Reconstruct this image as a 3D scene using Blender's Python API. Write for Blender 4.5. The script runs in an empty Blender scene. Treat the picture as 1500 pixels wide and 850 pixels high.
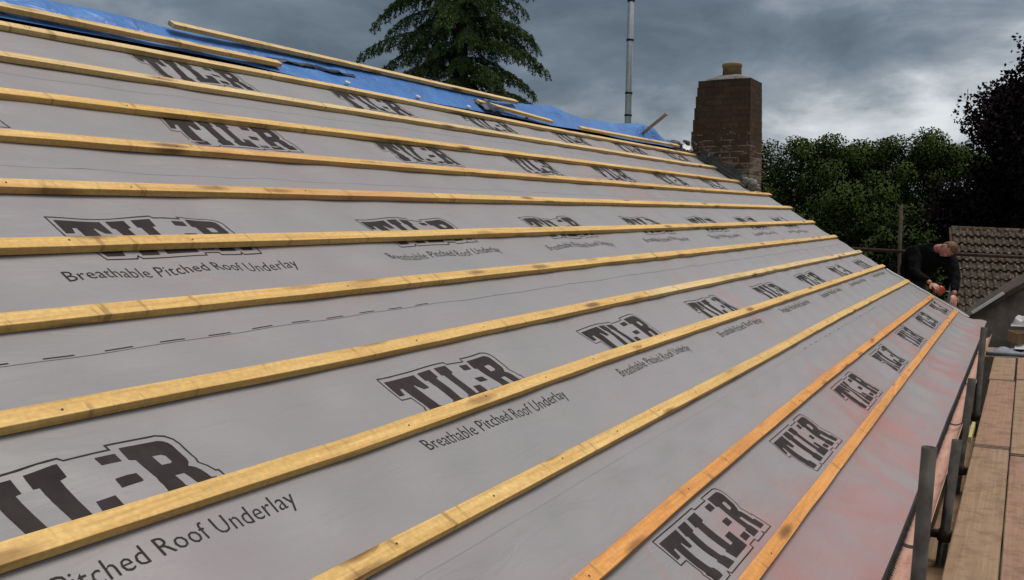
import bpy, bmesh, math, random
from mathutils import Vector, Matrix, noise, geometry
random.seed(7)
SC = bpy.context.scene
COL = SC.collection
PI = math.pi
ZC = 3.9                       # height of the camera above the ground
def V(x, y, z): return Vector((x, y, z + ZC))
def clamp(x, a=0.0, b=1.0): return max(a, min(b, x))
def smooth(x): x = clamp(x); return x*x*(3-2*x)
def lerp(a, b, t): return a + (b-a)*t
def interp(pts, x):
    if x <= pts[0][0]: return pts[0][1]
    for (x0, y0), (x1, y1) in zip(pts, pts[1:]):
        if x <= x1: return lerp(y0, y1, (x-x0)/(x1-x0))
    return pts[-1][1]

# ------------------------------------------------------------------ roof frame
SL = 0.5564                    # pitch, radians
N = Vector((0, -math.sin(SL), math.cos(SL)))
D = Vector((0, math.cos(SL), math.sin(SL)))
XA = Vector((1, 0, 0))
HP = 1.350                     # distance of the camera from the underlay plane
O0 = Vector((0, 0, ZC)) - N*HP
def RP(u, v, off=0.0): return O0 + XA*u + D*v + N*off

# ------------------------------------------------------------------ object helpers
def link(o, parent=None):
    COL.objects.link(o)
    if parent: o.parent = parent
    return o
def tag(o, label=None, cat=None, group=None, kind=None):
    if label: o['label'] = label
    if cat: o['category'] = cat
    if group: o['group'] = group
    if kind: o['kind'] = kind
    return o
def empty(name, loc, label=None, cat=None, group=None):
    o = bpy.data.objects.new(name, None); o.location = loc; o.empty_display_size = .2
    link(o); return tag(o, label, cat, group)
def obj(name, bm, mat, parent=None, smoothf=False, loc=None):
    """bmesh in world coordinates -> one mesh object (origin at loc or the parent's place)"""
    me = bpy.data.meshes.new(name)
    base = Vector(loc) if loc is not None else (Vector(parent_world(parent)) if parent else Vector((0, 0, 0)))
    bmesh.ops.translate(bm, verts=bm.verts, vec=-base)
    bm.to_mesh(me); bm.free()
    if smoothf:
        for p in me.polygons: p.use_smooth = True
    for m in (mat if isinstance(mat, (list, tuple)) else [mat]): me.materials.append(m)
    o = bpy.data.objects.new(name, me)
    link(o, parent)
    o.location = base - (Vector(parent_world(parent)) if parent else Vector((0, 0, 0)))
    return o
def parent_world(o):
    p = Vector((0, 0, 0))
    while o: p = p + Vector(o.location); o = o.parent
    return p
def frame(a, b, up=Vector((0, 0, 1))):
    d = (b-a).normalized()
    if abs(d.dot(up)) > .95: up = Vector((1, 0, 0))
    s = d.cross(up).normalized(); t = s.cross(d).normalized()
    return d, s, t
def add_box(bm, c, ax, ay, az, hx, hy, hz, mi=0):
    vs = [bm.verts.new(c + ax*(hx*i) + ay*(hy*j) + az*(hz*k)) for i in (-1, 1) for j in (-1, 1) for k in (-1, 1)]
    fs = []
    for q in ((0, 1, 3, 2), (4, 6, 7, 5), (0, 4, 5, 1), (2, 3, 7, 6), (0, 2, 6, 4), (1, 5, 7, 3)):
        f = bm.faces.new([vs[i] for i in q]); f.material_index = mi; fs.append(f)
    return vs, fs
def abox(bm, x0, x1, y0, y1, z0, z1, mi=0):
    return add_box(bm, V((x0+x1)/2, (y0+y1)/2, (z0+z1)/2), Vector((1, 0, 0)), Vector((0, 1, 0)), Vector((0, 0, 1)), (x1-x0)/2, (y1-y0)/2, (z1-z0)/2, mi)
def bevel(bm, w=.003, seg=2):
    bmesh.ops.bevel(bm, geom=[e for e in bm.edges], offset=w, segments=seg, affect='EDGES', profile=.7)
def add_tube(bm, pts, radii, n=10, cap=True, smoothf=True):
    rings = []
    for i, p in enumerate(pts):
        a = pts[max(0, i-1)]; b = pts[min(len(pts)-1, i+1)]
        d, s, t = frame(a, b)
        r = radii[i] if isinstance(radii, (list, tuple)) else radii
        rings.append([bm.verts.new(p + s*(r*math.cos(2*PI*k/n)) + t*(r*math.sin(2*PI*k/n))) for k in range(n)])
    for r0, r1 in zip(rings, rings[1:]):
        for k in range(n):
            f = bm.faces.new((r0[k], r0[(k+1) % n], r1[(k+1) % n], r1[k])); f.smooth = smoothf
    if cap:
        bm.faces.new(list(reversed(rings[0]))); bm.faces.new(rings[-1])
    return rings
def add_pipe(bm, a, b, ro, ri, n=16):          # open-ended tube with a real wall
    d, s, t = frame(a, b)
    R = []
    for p, r in ((a, ro), (b, ro), (b, ri), (a, ri)):
        R.append([bm.verts.new(p + s*(r*math.cos(2*PI*k/n)) + t*(r*math.sin(2*PI*k/n))) for k in range(n)])
    for i in range(4):
        r0, r1 = R[i], R[(i+1) % 4]
        for k in range(n):
            f = bm.faces.new((r0[k], r0[(k+1) % n], r1[(k+1) % n], r1[k])); f.smooth = i in (0, 2)
def add_lathe(bm, c, prof, n=24):
    R = [[bm.verts.new(c + Vector((r*math.cos(2*PI*k/n), r*math.sin(2*PI*k/n), z))) for k in range(n)] for r, z in prof]
    for r0, r1 in zip(R, R[1:]):
        for k in range(n):
            f = bm.faces.new((r0[k], r0[(k+1) % n], r1[(k+1) % n], r1[k])); f.smooth = True
def grid_obj(name, nu, nv, fn, mat, parent=None, uvfn=None, loc=None):
    base = Vector(loc) if loc is not None else (parent_world(parent) if parent else Vector((0, 0, 0)))
    vs = [fn(i/nu, j/nv) - base for j in range(nv+1) for i in range(nu+1)]
    fs = [(j*(nu+1)+i, j*(nu+1)+i+1, (j+1)*(nu+1)+i+1, (j+1)*(nu+1)+i) for j in range(nv) for i in range(nu)]
    me = bpy.data.meshes.new(name); me.from_pydata(vs, [], fs); me.update()
    for p in me.polygons: p.use_smooth = True
    if uvfn:
        uvl = me.uv_layers.new(name='UVMap')
        for lp in me.loops:
            k = lp.vertex_index; uvl.data[lp.index].uv = uvfn((k % (nu+1))/nu, (k//(nu+1))/nv)
    me.materials.append(mat)
    o = bpy.data.objects.new(name, me); link(o, parent)
    o.location = base - (parent_world(parent) if parent else Vector((0, 0, 0)))
    return o
def box_uv(o):
    me = o.data; uvl = me.uv_layers.new(name='UVMap')
    for p in me.polygons:
        n = p.normal
        for li in p.loop_indices:
            c = me.vertices[me.loops[li].vertex_index].co
            if abs(n.z) > .75: uvl.data[li].uv = (c.x, c.y)
            elif abs(n.x) > abs(n.y): uvl.data[li].uv = (c.y, c.z)
            else: uvl.data[li].uv = (c.x, c.z)

# ------------------------------------------------------------------ materials
class M:
    def __init__(s, name, rough=.7, spec=.3, metal=0.0):
        s.m = bpy.data.materials.new(name); s.m.use_nodes = True
        s.nt = s.m.node_tree; s.b = s.nt.nodes['Principled BSDF']
        s.b.inputs['Roughness'].default_value = rough
        s.b.inputs['Specular IOR Level'].default_value = spec
        s.b.inputs['Metallic'].default_value = metal
    def n(s, t, **kw):
        nd = s.nt.nodes.new(t)
        for k, v in kw.items():
            if hasattr(nd, k) and k not in nd.inputs: setattr(nd, k, v)
            else: nd.inputs[k].default_value = v
        return nd
    def l(s, a, b): s.nt.links.new(a, b)
    def coord(s, kind='Object', scale=(1, 1, 1), rnd=False):
        tc = s.n('ShaderNodeTexCoord'); mp = s.n('ShaderNodeMapping'); mp.inputs['Scale'].default_value = scale
        if rnd:
            oi = s.n('ShaderNodeObjectInfo'); mul = s.n('ShaderNodeMath', operation='MULTIPLY'); mul.inputs[1].default_value = 57.0
            s.l(oi.outputs['Random'], mul.inputs[0])
            ad = s.n('ShaderNodeVectorMath', operation='ADD'); s.l(tc.outputs[kind], ad.inputs[0]); s.l(mul.outputs[0], ad.inputs[1])
            s.l(ad.outputs[0], mp.inputs['Vector'])
        else: s.l(tc.outputs[kind], mp.inputs['Vector'])
        return mp.outputs['Vector']
    def noise(s, vec, scale, detail=5, rough=.55, dist=0.0):
        t = s.n('ShaderNodeTexNoise'); t.inputs['Scale'].default_value = scale; t.inputs['Detail'].default_value = detail
        t.inputs['Roughness'].default_value = rough; t.inputs['Distortion'].default_value = dist
        s.l(vec, t.inputs['Vector']); return t.outputs['Fac']
    def ramp(s, fac, stops):
        r = s.n('ShaderNodeValToRGB'); e = r.color_ramp.elements
        while len(e) < len(stops): e.new(.5)
        for i, (p, c) in enumerate(stops):
            e[i].position = p; e[i].color = (*c, 1) if isinstance(c, tuple) else (c, c, c, 1)
        s.l(fac, r.inputs[0]); return r.outputs[0]
    def mix(s, fac, a, b, mode='MIX'):
        m = s.n('ShaderNodeMix', data_type='RGBA', blend_type=mode)
        for i, v in ((0, fac), (6, a), (7, b)):
            if isinstance(v, (int, float)): m.inputs[i].default_value = v
            elif isinstance(v, tuple): m.inputs[i].default_value = (*v, 1)
            else: s.l(v, m.inputs[i])
        return m.outputs[2]
    def math(s, op, a, b=0.0, cl=False):
        m = s.n('ShaderNodeMath', operation=op); m.use_clamp = cl
        for i, v in ((0, a), (1, b)):
            if isinstance(v, (int, float)): m.inputs[i].default_value = v
            else: s.l(v, m.inputs[i])
        return m.outputs[0]
    def bump(s, h, strength=.3, dist=.01):
        b = s.n('ShaderNodeBump'); b.inputs['Strength'].default_value = strength; b.inputs['Distance'].default_value = dist
        s.l(h, b.inputs['Height']); s.l(b.outputs[0], s.b.inputs['Normal'])
    def col(s, c):
        if isinstance(c, tuple): s.b.inputs['Base Color'].default_value = (*c, 1)
        else: s.l(c, s.b.inputs['Base Color'])
        return s

def plain(name, c, rough=.7, var=.25, scale=12, spec=.3, metal=0.0, bump=.15, bd=.004):
    m = M(name, rough, spec, metal); v = m.coord()
    f = m.noise(v, scale, 6, .6)
    lo = tuple(x*(1-var) for x in c); hi = tuple(min(1, x*(1+var)) for x in c)
    m.col(m.ramp(f, [(.3, lo), (.7, hi)])); m.bump(f, bump, bd)
    return m.m

def batten_mat(name, lo, mid, hi, knot=(.16, .07, .02), stain=None):
    m = M(name, .62, .25)
    g = m.coord('Object', (1.2, 38, 38), True)
    f = m.noise(g, 1.6, 6, .62, .6)
    f2 = m.noise(m.coord('Object', (.9, 4, 4), True), 1.5, 4, .6)
    c = m.ramp(f, [(.28, lo), (.5, mid), (.75, hi)])
    c = m.mix(m.ramp(f2, [(.38, 0.0), (.72, .5)]), c, tuple(x*.72 for x in mid))
    # knots : sparse stretched cells along the stick
    vo = m.n('ShaderNodeTexVoronoi'); vo.inputs['Scale'].default_value = 1.15
    m.l(m.coord('Object', (2.6, 13, 13), True), vo.inputs['Vector'])
    kn = m.noise(m.coord('Object', (30, 90, 90), True), 1.0, 3, .6)
    k = m.ramp(m.math('ADD', vo.outputs['Distance'], m.math('MULTIPLY', kn, .16)), [(.20, 1.0), (.27, .75), (.42, 0.0)])
    sc_ = m.n('ShaderNodeSeparateColor'); m.l(vo.outputs['Color'], sc_.inputs[0])
    k = m.math('MULTIPLY', k, m.ramp(sc_.outputs[0], [(.25, 0.0), (.85, 1.0)]))
    c = m.mix(m.math('MULTIPLY', k, .9), c, knot)
    # thin dark dirt scuffs that cross the stick
    f3 = m.noise(m.coord('Object', (26, 5, 5), True), 1.0, 3, .5)
    c = m.mix(m.ramp(f3, [(.615, 0.0), (.70, .6)]), c, (.20, .11, .045))
    f4 = m.noise(m.coord('Object', (70, 70, 70), True), 1.0, 2, .5)
    c = m.mix(m.ramp(f4, [(.35, .25), (.65, 0.0)]), c, (.25, .14, .06))
    if stain:
        f5 = m.noise(m.coord('Object', (1.1, 3, 3), True), 1.0, 4, .6)
        c = m.mix(m.ramp(f5, [(.50, 0.0), (.68, .55)]), c, stain)
    m.col(c); m.bump(f, .35, .002)
    return m.m
MAT = {}
MAT['batten'] = batten_mat('batten_wood', (.56, .315, .085), (.78, .49, .165), (.90, .655, .27))
MAT['batten_pale'] = batten_mat('batten_wood_pale', (.60, .39, .15), (.78, .555, .26), (.90, .70, .39))
MAT['batten_orange'] = batten_mat('batten_wood_orange', (.56, .215, .05), (.76, .33, .085), (.86, .46, .15))
MAT['batten_red'] = batten_mat('batten_wood_red', (.55, .30, .085), (.76, .47, .165), (.88, .63, .27), stain=(.52, .17, .08))
MAT['grey_wood'] = batten_mat('weathered_wood', (.22, .15, .09), (.36, .25, .15), (.5, .37, .24))

def board_mat(name, a, b, dust):
    m = M(name, .8, .2)
    f = m.noise(m.coord('Object', (.5, 30, 30), True), 1.8, 8, .7, .5)
    f2 = m.noise(m.coord('Object', (1.5, 3, 3), True), 1.4, 5, .6)
    c = m.ramp(f, [(.25, a), (.72, b)])
    c = m.mix(m.ramp(f2, [(.4, 0.0), (.75, .6)]), c, dust)
    f3 = m.noise(m.coord('Object', (30, 2.5, 2.5), True), 1.0, 4, .6)   # saw marks
    c = m.mix(m.ramp(f3, [(.64, 0.0), (.78, .35)]), c, tuple(x*.45 for x in a))
    f5 = m.noise(m.coord('Object', (8, 8, 8), True), 1.0, 8, .7)
    c = m.mix(m.ramp(f5, [(.36, .5), (.52, 0.0)]), c, tuple(x*.55 for x in a))
    m.col(c); m.bump(f, .5, .004); return m.m
MAT['board'] = board_mat('scaffold_board_wood', (.20, .125, .075), (.37, .245, .155), (.32, .215, .145))
MAT['board_red'] = board_mat('scaffold_board_dusty', (.215, .125, .082), (.365, .225, .15), (.33, .19, .138))

def underlay_mat():
    m = M('underlay_fabric', .48, .4)
    uv = m.n('ShaderNodeUVMap'); U = uv.outputs[0]
    sep = m.n('ShaderNodeSeparateXYZ'); m.l(U, sep.inputs[0])
    base = m.noise(U, .85, 6, .62, .6)
    c = m.ramp(base, [(.3, (.232, .228, .230)), (.5, (.266, .247, .257)), (.68, (.262, .223, .237))])
    # fibres of the felted sheet
    mp = m.n('ShaderNodeMapping'); mp.inputs['Scale'].default_value = (3, 60, 1); m.l(U, mp.inputs[0])
    fib = m.noise(mp.outputs[0], 1.5, 6, .7)
    c = m.mix(m.ramp(fib, [(.3, .10), (.7, 0.0)]), c, (.17, .16, .158))
    # red tile dust trodden in : heavy at the eaves, in patches elsewhere
    st = m.noise(U, .95, 7, .68, .9)
    ev = m.n('ShaderNodeMapRange'); ev.inputs[1].default_value = -.35; ev.inputs[2].default_value = .55
    ev.inputs[3].default_value = .22; ev.inputs[4].default_value = 0.0; ev.clamp = True; m.l(sep.outputs[1], ev.inputs[0])
    d = m.ramp(m.math('ADD', st, ev.outputs[0]), [(.575, 0.0), (.68, .42), (.80, .98)])
    sp = m.noise(U, 22, 4, .7)
    d2 = m.math('MULTIPLY', d, m.math('ADD', m.math('MULTIPLY', sp, .8), .35))
    c = m.mix(d2, c, (.37, .125, .10))
    # scuffs
    mp2 = m.n('ShaderNodeMapping'); mp2.inputs['Scale'].default_value = (2.5, 9, 1); mp2.inputs['Rotation'].default_value = (0, 0, .35); m.l(U, mp2.inputs[0])
    sc = m.noise(mp2.outputs[0], 2.2, 8, .72, 1.2)
    c = m.mix(m.ramp(sc, [(.63, 0.0), (.78, .38)]), c, (.12, .105, .10))
    m.col(c)
    cr = m.noise(mp2.outputs[0], 1.6, 5, .55, .7)
    hgt = m.math('ADD', m.math('MULTIPLY', fib, .05), m.math('MULTIPLY', cr, 1.0))
    m.bump(hgt, .42, .013)
    m.b.inputs['Sheen Weight'].default_value = .45; m.b.inputs['Sheen Roughness'].default_value = .45
    return m.m
MAT['underlay'] = underlay_mat()
def ink():
    m = M('print_ink', .75, .1)
    f = m.noise(m.coord('Object'), 9, 6, .7)
    m.col(m.ramp(f, [(.3, (.026, .021, .021)), (.75, (.048, .040, .039))])); return m.m
MAT['ink'] = ink()
def tarp_mat():
    m = M('blue_tarpaulin', .38, .5)
    v = m.coord()
    f = m.noise(v, 3, 6, .6); c = m.ramp(f, [(.3, (.028, .125, .39)), (.7, (.050, .20, .54))])
    m.col(c)
    cr = m.noise(m.coord('Object', (1.6, 3, 3)), 3.2, 3, .5, .8)
    cr = m.math('ABSOLUTE', m.math('SUBTRACT', cr, .5)); cr2 = m.noise(v, 26, 3, .5)
    m.bump(m.math('ADD', cr, m.math('MULTIPLY', cr2, .06)), .55, .04); return m.m
MAT['tarp'] = tarp_mat()
def brick_mat(name, c1, c2, mort, pale=None, zlo=0, zhi=0):
    m = M(name, .9, .15)
    uv = m.n('ShaderNodeUVMap').outputs[0]
    b = m.n('ShaderNodeTexBrick'); b.inputs['Scale'].default_value = 1.0
    b.inputs['Brick Width'].default_value = .225; b.inputs['Row Height'].default_value = .075
    b.inputs['Mortar Size'].default_value = .006; b.inputs['Mortar Smooth'].default_value = .2
    b.inputs['Color1'].default_value = (*c1, 1); b.inputs['Color2'].default_value = (*c2, 1); b.inputs['Mortar'].default_value = (*mort, 1)
    m.l(uv, b.inputs['Vector'])
    n1 = m.noise(m.coord(), 5, 7, .7); n2 = m.noise(m.coord(), 30, 4, .6)
    c = m.mix(m.ramp(n1, [(.35, .65), (.65, 0.0)]), b.outputs['Color'], tuple(x*.45 for x in c1))
    c = m.mix(m.ramp(n2, [(.4, .35), (.6, 0.0)]), c, tuple(x*.6 for x in c2))
    if pale:
        sep = m.n('ShaderNodeSeparateXYZ'); m.l(m.coord(), sep.inputs[0])
        mr = m.n('ShaderNodeMapRange'); mr.inputs[1].default_value = zlo; mr.inputs[2].default_value = zhi; mr.inputs[3].default_value = .30; mr.inputs[4].default_value = -.12
        m.l(sep.outputs[2], mr.inputs[0])
        pn = m.noise(m.coord('Object', (1, 5, 9)), 1.6, 5, .65)
        pm = m.ramp(m.math('ADD', pn, mr.outputs[0]), [(.62, 0.0), (.70, .85)])
        c = m.mix(m.math('MULTIPLY', pm, b.outputs['Fac']), c, pale)
        smear = m.ramp(m.math('ADD', m.noise(m.coord('Object', (1, 4, 9)), 2.2, 5, .6), mr.outputs[0]), [(.74, 0.0), (.86, .6)])
        c = m.mix(smear, c, pale)
    m.col(c)
    h = m.math('SUBTRACT', n1, b.outputs['Fac']); m.bump(h, .8, .012)
    return m.m
MAT['brick'] = brick_mat('old_brick', (.125, .072, .043), (.075, .048, .031), (.062, .050, .040), (.30, .25, .21), .0, .95)
MAT['house_brick'] = brick_mat('house_brick', (.26, .12, .08), (.20, .10, .07), (.3, .27, .23))
MAT['mortar'] = plain('cement_mortar', (.20, .185, .17), .95, .35, 9, bump=.6, bd=.02)
MAT['lead'] = plain('lead_flashing', (.085, .082, .080), .55, .35, 7, .4, .4, bump=.5, bd=.02)
def pot_mat():
    m = M('chimney_pot_clay', .85, .2); v = m.coord()
    n1 = m.noise(v, 7, 6, .65)
    c = m.ramp(n1, [(.3, (.36, .23, .09)), (.7, (.50, .35, .16))])
    sep = m.n('ShaderNodeSeparateXYZ'); m.l(v, sep.inputs[0])
    foot_dark = m.ramp(m.math('ADD', m.math('MULTIPLY', sep.outputs[2], -3.0), n1), [(.05, 0.0), (.55, .85)])  # pot colour gets darker towards its foot
    m.col(m.mix(foot_dark, c, (.07, .05, .03))); m.bump(n1, .4, .008); return m.m
MAT['pot'] = pot_mat()
MAT['steel'] = plain('galvanised_steel', (.070, .063, .055), .7, .6, 9, .3, .15, bump=.3, bd=.002)
MAT['steel_light'] = plain('aluminium_pole', (.42, .44, .45), .45, .15, 6, .5, .5, bump=.1)
MAT['rust'] = plain('rusty_steel', (.06, .042, .032), .8, .45, 20, .25, .1, bump=.5, bd=.003)
MAT['dark_band'] = plain('black_tape', (.012, .012, .013), .5)
MAT['deck'] = plain('old_roof_boarding', (.055, .042, .034), .9, .4, 10)
MAT['fascia'] = plain('fascia_board', (.20, .11, .06), .7, .3, 9)
MAT['black_plastic'] = plain('black_plastic', (.014, .014, .015), .5, .3, 30, .4)
def gutter_mat():
    m = M('dusty_gutter', .8, .25); v = m.coord('Object', (1, 6, 6))
    f = m.noise(v, 5, 7, .7); g = m.noise(m.coord(), 40, 3, .6)
    c = m.ramp(f, [(.28, (.36, .14, .115)), (.5, (.52, .28, .23)), (.75, (.58, .42, .33))])
    m.col(m.mix(m.ramp(g, [(.4, .4), (.6, 0.0)]), c, (.45, .34, .24))); m.bump(g, .5, .006); return m.m
MAT['gutter'] = gutter_mat()
MAT['white'] = plain('white_plastic', (.80, .79, .77), .5, .08, 9)
MAT['cement'] = plain('fibre_cement', (.16, .155, .15), .85, .2, 10)
MAT['felt'] = plain('roofing_felt', (.20, .16, .138), .9, .5, 3.5, bump=.8, bd=.04)
MAT['felt_dark'] = plain('old_roofing_felt', (.085, .068, .058), .95, .5, 4, .1, bump=.8, bd=.04)
MAT['cardboard'] = plain('cardboard', (.33, .22, .12), .85, .2, 9)
MAT['sheet_blue'] = plain('slate_blue_sheet', (.20, .21, .26), .6, .3, 5, bump=.6, bd=.03)
MAT['sheet_pale'] = plain('pale_sheet', (.50, .48, .47), .6, .2, 5, bump=.6, bd=.03)
MAT['yellow'] = plain('yellow_plastic', (.42, .36, .13), .6, .2, 9)
MAT['cloth'] = plain('black_cloth', (.0075, .0075, .008), .98, .4, 20, .08, bump=.7, bd=.01)
MAT['jeans'] = plain('dark_trousers', (.02, .022, .028), .95, .4, 20, bump=.6, bd=.01)
MAT['boot'] = plain('brown_boot', (.06, .04, .025), .7)
MAT['skin'] = plain('skin', (.44, .20, .145), .5, .15, 18, .4)
MAT['hair'] = plain('sandy_hair', (.15, .075, .032), .7, .45, 60, bump=.8, bd=.01)
MAT['red_tool'] = plain('red_plastic', (.55, .045, .02), .4, .15, 9, .5)
MAT['tool_metal'] = plain('tool_metal', (.3, .3, .3), .35, .2, 9, .5, .8)
MAT['nail'] = plain('nail_head', (.05, .045, .04), .5, .3, 9, .5, .6)
MAT['grass'] = plain('grass_ground', (.045, .065, .022), .95, .4, .6, bump=.6, bd=.1)
MAT['render_wall'] = plain('rendered_wall', (.33, .30, .26), .9, .2, 5)
MAT['bark'] = plain('tree_bark', (.05, .037, .028), .95, .4, 8, bump=.8, bd=.03)
def leaf_mat(name, a, b, c3):
    m = M(name, .9, .06); v = m.coord()
    f = m.noise(v, .9, 3, .6); g = m.noise(v, 7, 3, .6)
    c = m.ramp(f, [(.3, a), (.7, b)])
    c = m.mix(m.ramp(g, [(.45, 0.0), (.7, .7)]), c, c3)
    m.col(c)
    m.b.inputs['Transmission Weight'].default_value = 0
    return m.m
MAT['leaf'] = leaf_mat('oak_leaves', (.034, .051, .013), (.056, .079, .019), (.078, .104, .027))
MAT['leaf_dark'] = leaf_mat('dark_leaves', (.021, .033, .009), (.035, .051, .013), (.048, .068, .018))
MAT['leaf_pale'] = leaf_mat('willow_leaves', (.034, .050, .012), (.050, .071, .018), (.065, .088, .025))
MAT['leaf_purple'] = leaf_mat('purple_leaves', (.011, .0075, .0085), (.019, .011, .013), (.028, .017, .018))
MAT['needle'] = leaf_mat('cedar_needles', (.045, .072, .024), (.075, .11, .038), (.115, .15, .055))
def tile_mat():
    m = M('mossy_concrete_tile', .95, .15); v = m.coord()
    f = m.noise(v, 3, 7, .7); g = m.noise(v, 14, 6, .7)
    c = m.ramp(f, [(.3, (.036, .025, .019)), (.7, (.088, .064, .048))])
    c = m.mix(m.ramp(g, [(.52, 0.0), (.64, .9)]), c, (.24, .20, .14))
    g2 = m.noise(v, 8, 5, .7)
    c = m.mix(m.ramp(g2, [(.35, .8), (.47, 0.0)]), c, (.032, .03, .016))
    m.col(c); m.bump(g, .7, .02); return m.m
MAT['tile'] = tile_mat()

# ------------------------------------------------------------------ the underlay
RAFT = .45
VB = [(.048, .055, .054), (.372, .395, .368), (.702, .695, .698), (1.032, 1.040, 1.031), (1.366, 1.358, 1.358), (1.699, 1.693, 1.704),
      (2.024, 2.022, 2.043), (2.350, 2.372, 2.393), (2.678, 2.685, 2.715), (3.008, 3.020, 3.003), (3.353, 3.335, 3.352), (3.690, 3.665, 3.660)]
VKNOT = {  # measured bends of each line of battens: (u, v of the upper top edge)
 1: [(0, .046), (2.8, .048), (6.6, .055), (12.5, .054)], 2: [(0, .355), (2.2, .363), (3.1, .378), (5.7, .390), (9, .38), (12.45, .364)],
 3: [(0, .698), (1.6, .702), (5.2, .694), (7.6, .706), (12.5, .695)], 4: [(0, 1.045), (1.0, 1.043), (2.0, 1.026), (3.7, 1.040), (9.2, 1.032), (12.5, 1.031)],
 5: [(0, 1.376), (1.2, 1.372), (2.3, 1.357), (5.6, 1.363), (12.5, 1.357)], 6: [(0, 1.705), (1.4, 1.701), (2.7, 1.695), (6.5, 1.693), (12.5, 1.705)],
 7: [(0, 2.028), (1.6, 2.026), (3.0, 2.019), (7.3, 2.026), (12.6, 2.044)], 8: [(0, 2.34), (1.8, 2.348), (3.4, 2.358), (8.2, 2.378), (12.6, 2.393)],
 9: [(0, 2.676), (3.7, 2.678), (9.0, 2.693), (12.67, 2.717)], 10: [(0, 3.0), (2.2, 3.004), (4.1, 3.018), (9.8, 3.016), (12.0, 3.004)],
 11: [(0, 3.355), (4.5, 3.350), (10.6, 3.330), (12.0, 3.352)], 12: [(0, 3.68), (2.6, 3.687), (4.8, 3.695), (7.6, 3.645), (11.95, 3.659)]}
def bv(k, u): return interp(VKNOT[k], u)
EDGE = [-.325, .592, 1.535, 2.47, 3.20, 3.715]
EDGES_ = (.592, 1.535, 2.47, 3.20)
def sagz(u, v):
    t = (v - .03)/.3298; fb = abs(math.sin(PI*t))           # 0 under a batten line
    r = math.sin(PI*u/RAFT)**2
    ed = min(abs(v-e_) for e_ in EDGES_); ek = .25 + .75*smooth(ed/.10)
    z = -.0145*r*fb*fb*ek
    z += ek*(.0062*noise.noise(Vector((u*1.7, v*2.4, 3.1))) + .0034*noise.noise(Vector((u*2.6 + v*4.0, v*5.0 - u*1.1, 9.7))))*(.15 + .85*fb) - .003
    w = noise.noise(Vector((u*.9 + v*2.2, v*1.2 - u*.6, 21.0)))
    z += .010*(1 - abs(w)*3 if abs(w) < .33 else 0)**2*fb*.8
    z = min(z, -.0005) if fb < .35 else min(z, .006)
    if v < -.03: z += .045*smooth((-.03 - v)/.3)*(1 + .25*noise.noise(Vector((u*1.1, 0, 4))))
    return z
def sheetz(i, u, v):
    return sagz(u, v) + ((0, .0007, .0014, .0006, .0006)[i]*(1 - smooth((v - EDGE[i])/.28)) if i else 0)
def umax(v):
    a = 12.50 + .22*smooth((.95 - v)/1.1) + .30*smooth((-.10 - v)/.26)
    if v > 2.80: a = 12.12
    return a + .012*math.sin(v*17)
UMIN = -1.6
sheet_labels = ['lowest strip of grey roof underlay, pink with tile dust, hanging over the gutter',
 'grey printed underlay strip lapped over the lowest strip, around the fourth batten up',
 'grey printed underlay strip mid slope, its large print crossed by the seventh batten',
 'grey printed underlay strip below the chimney foot, second from the ridge',
 'topmost narrow strip of grey printed underlay just below the blue tarpaulin']
SHEETS = []
for i in range(5):
    v0, v1 = EDGE[i], EDGE[i+1] + (.10 if i < 4 else 0)
    nu, nv = 300, int((v1-v0)/.024)
    def fn(a, b, i=i, v0=v0, v1=v1):
        v = lerp(v0, v1, b); u = lerp(UMIN, umax(v), a)
        if i and b == 0: v += .0015*noise.noise(Vector((u*1.3, i*3.0, 0)))
        return RP(u, v, sheetz(i, u, v))
    def uvf(a, b, v0=v0, v1=v1, i=i):
        v = lerp(v0, v1, b); return (lerp(UMIN, umax(v), a) + i*13.7*0, v)
    o = grid_obj('underlay_sheet', nu, nv, fn, MAT['underlay'], uvfn=uvf, loc=RP(0, v0))
    tag(o, sheet_labels[i], 'roof underlay', 'lapped strips of roof underlay')
    SHEETS.append(o)

# ---- printing: traced letters, cut up finely so that they follow the sagging sheet
LET = [
 ([(.018, -.017), (.180, -.017), (.180, -.088), (.152, -.088), (.136, -.059), (.127, -.059), (.127, -.172), (.140, -.180), (.134, -.215), (.070, -.215), (.060, -.180), (.070, -.172), (.070, -.059), (.054, -.059), (.045, -.089), (.016, -.089)], None),
 ([(.202, -.016), (.271, -.016), (.272, -.056), (.258, -.058), (.256, -.171), (.266, -.178), (.266, -.215), (.198, -.215), (.198, -.176), (.212, -.171), (.212, -.058), (.202, -.055)], None),
 ([(.297, -.016), (.369, -.016), (.369, -.054), (.353, -.057), (.353, -.172), (.376, -.172), (.381, -.139), (.426, -.139), (.426, -.212), (.297, -.212), (.297, -.173), (.309, -.171), (.309, -.057), (.297, -.055)], None),
 ([(.453, -.026), (.505, -.026), (.505, -.052), (.453, -.052)], None),
 ([(.452, -.100), (.506, -.100), (.506, -.126), (.452, -.126)], None),
 ([(.449, -.174), (.505, -.174), (.505, -.200), (.449, -.200)], None),
 ([(.526, -.012), (.634, -.012), (.648, -.016), (.658, -.024), (.663, -.036), (.663, -.086), (.657, -.101), (.645, -.113), (.657, -.124), (.662, -.140), (.664, -.170), (.677, -.172), (.677, -.209), (.628, -.209), (.620, -.172), (.615, -.133), (.587, -.133), (.587, -.172), (.594, -.175), (.594, -.210), (.524, -.210), (.524, -.175), (.540, -.171), (.540, -.057), (.524, -.053)],
  [(.587, -.055), (.615, -.055), (.622, -.062), (.622, -.083), (.615, -.090), (.587, -.090)])]
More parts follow.
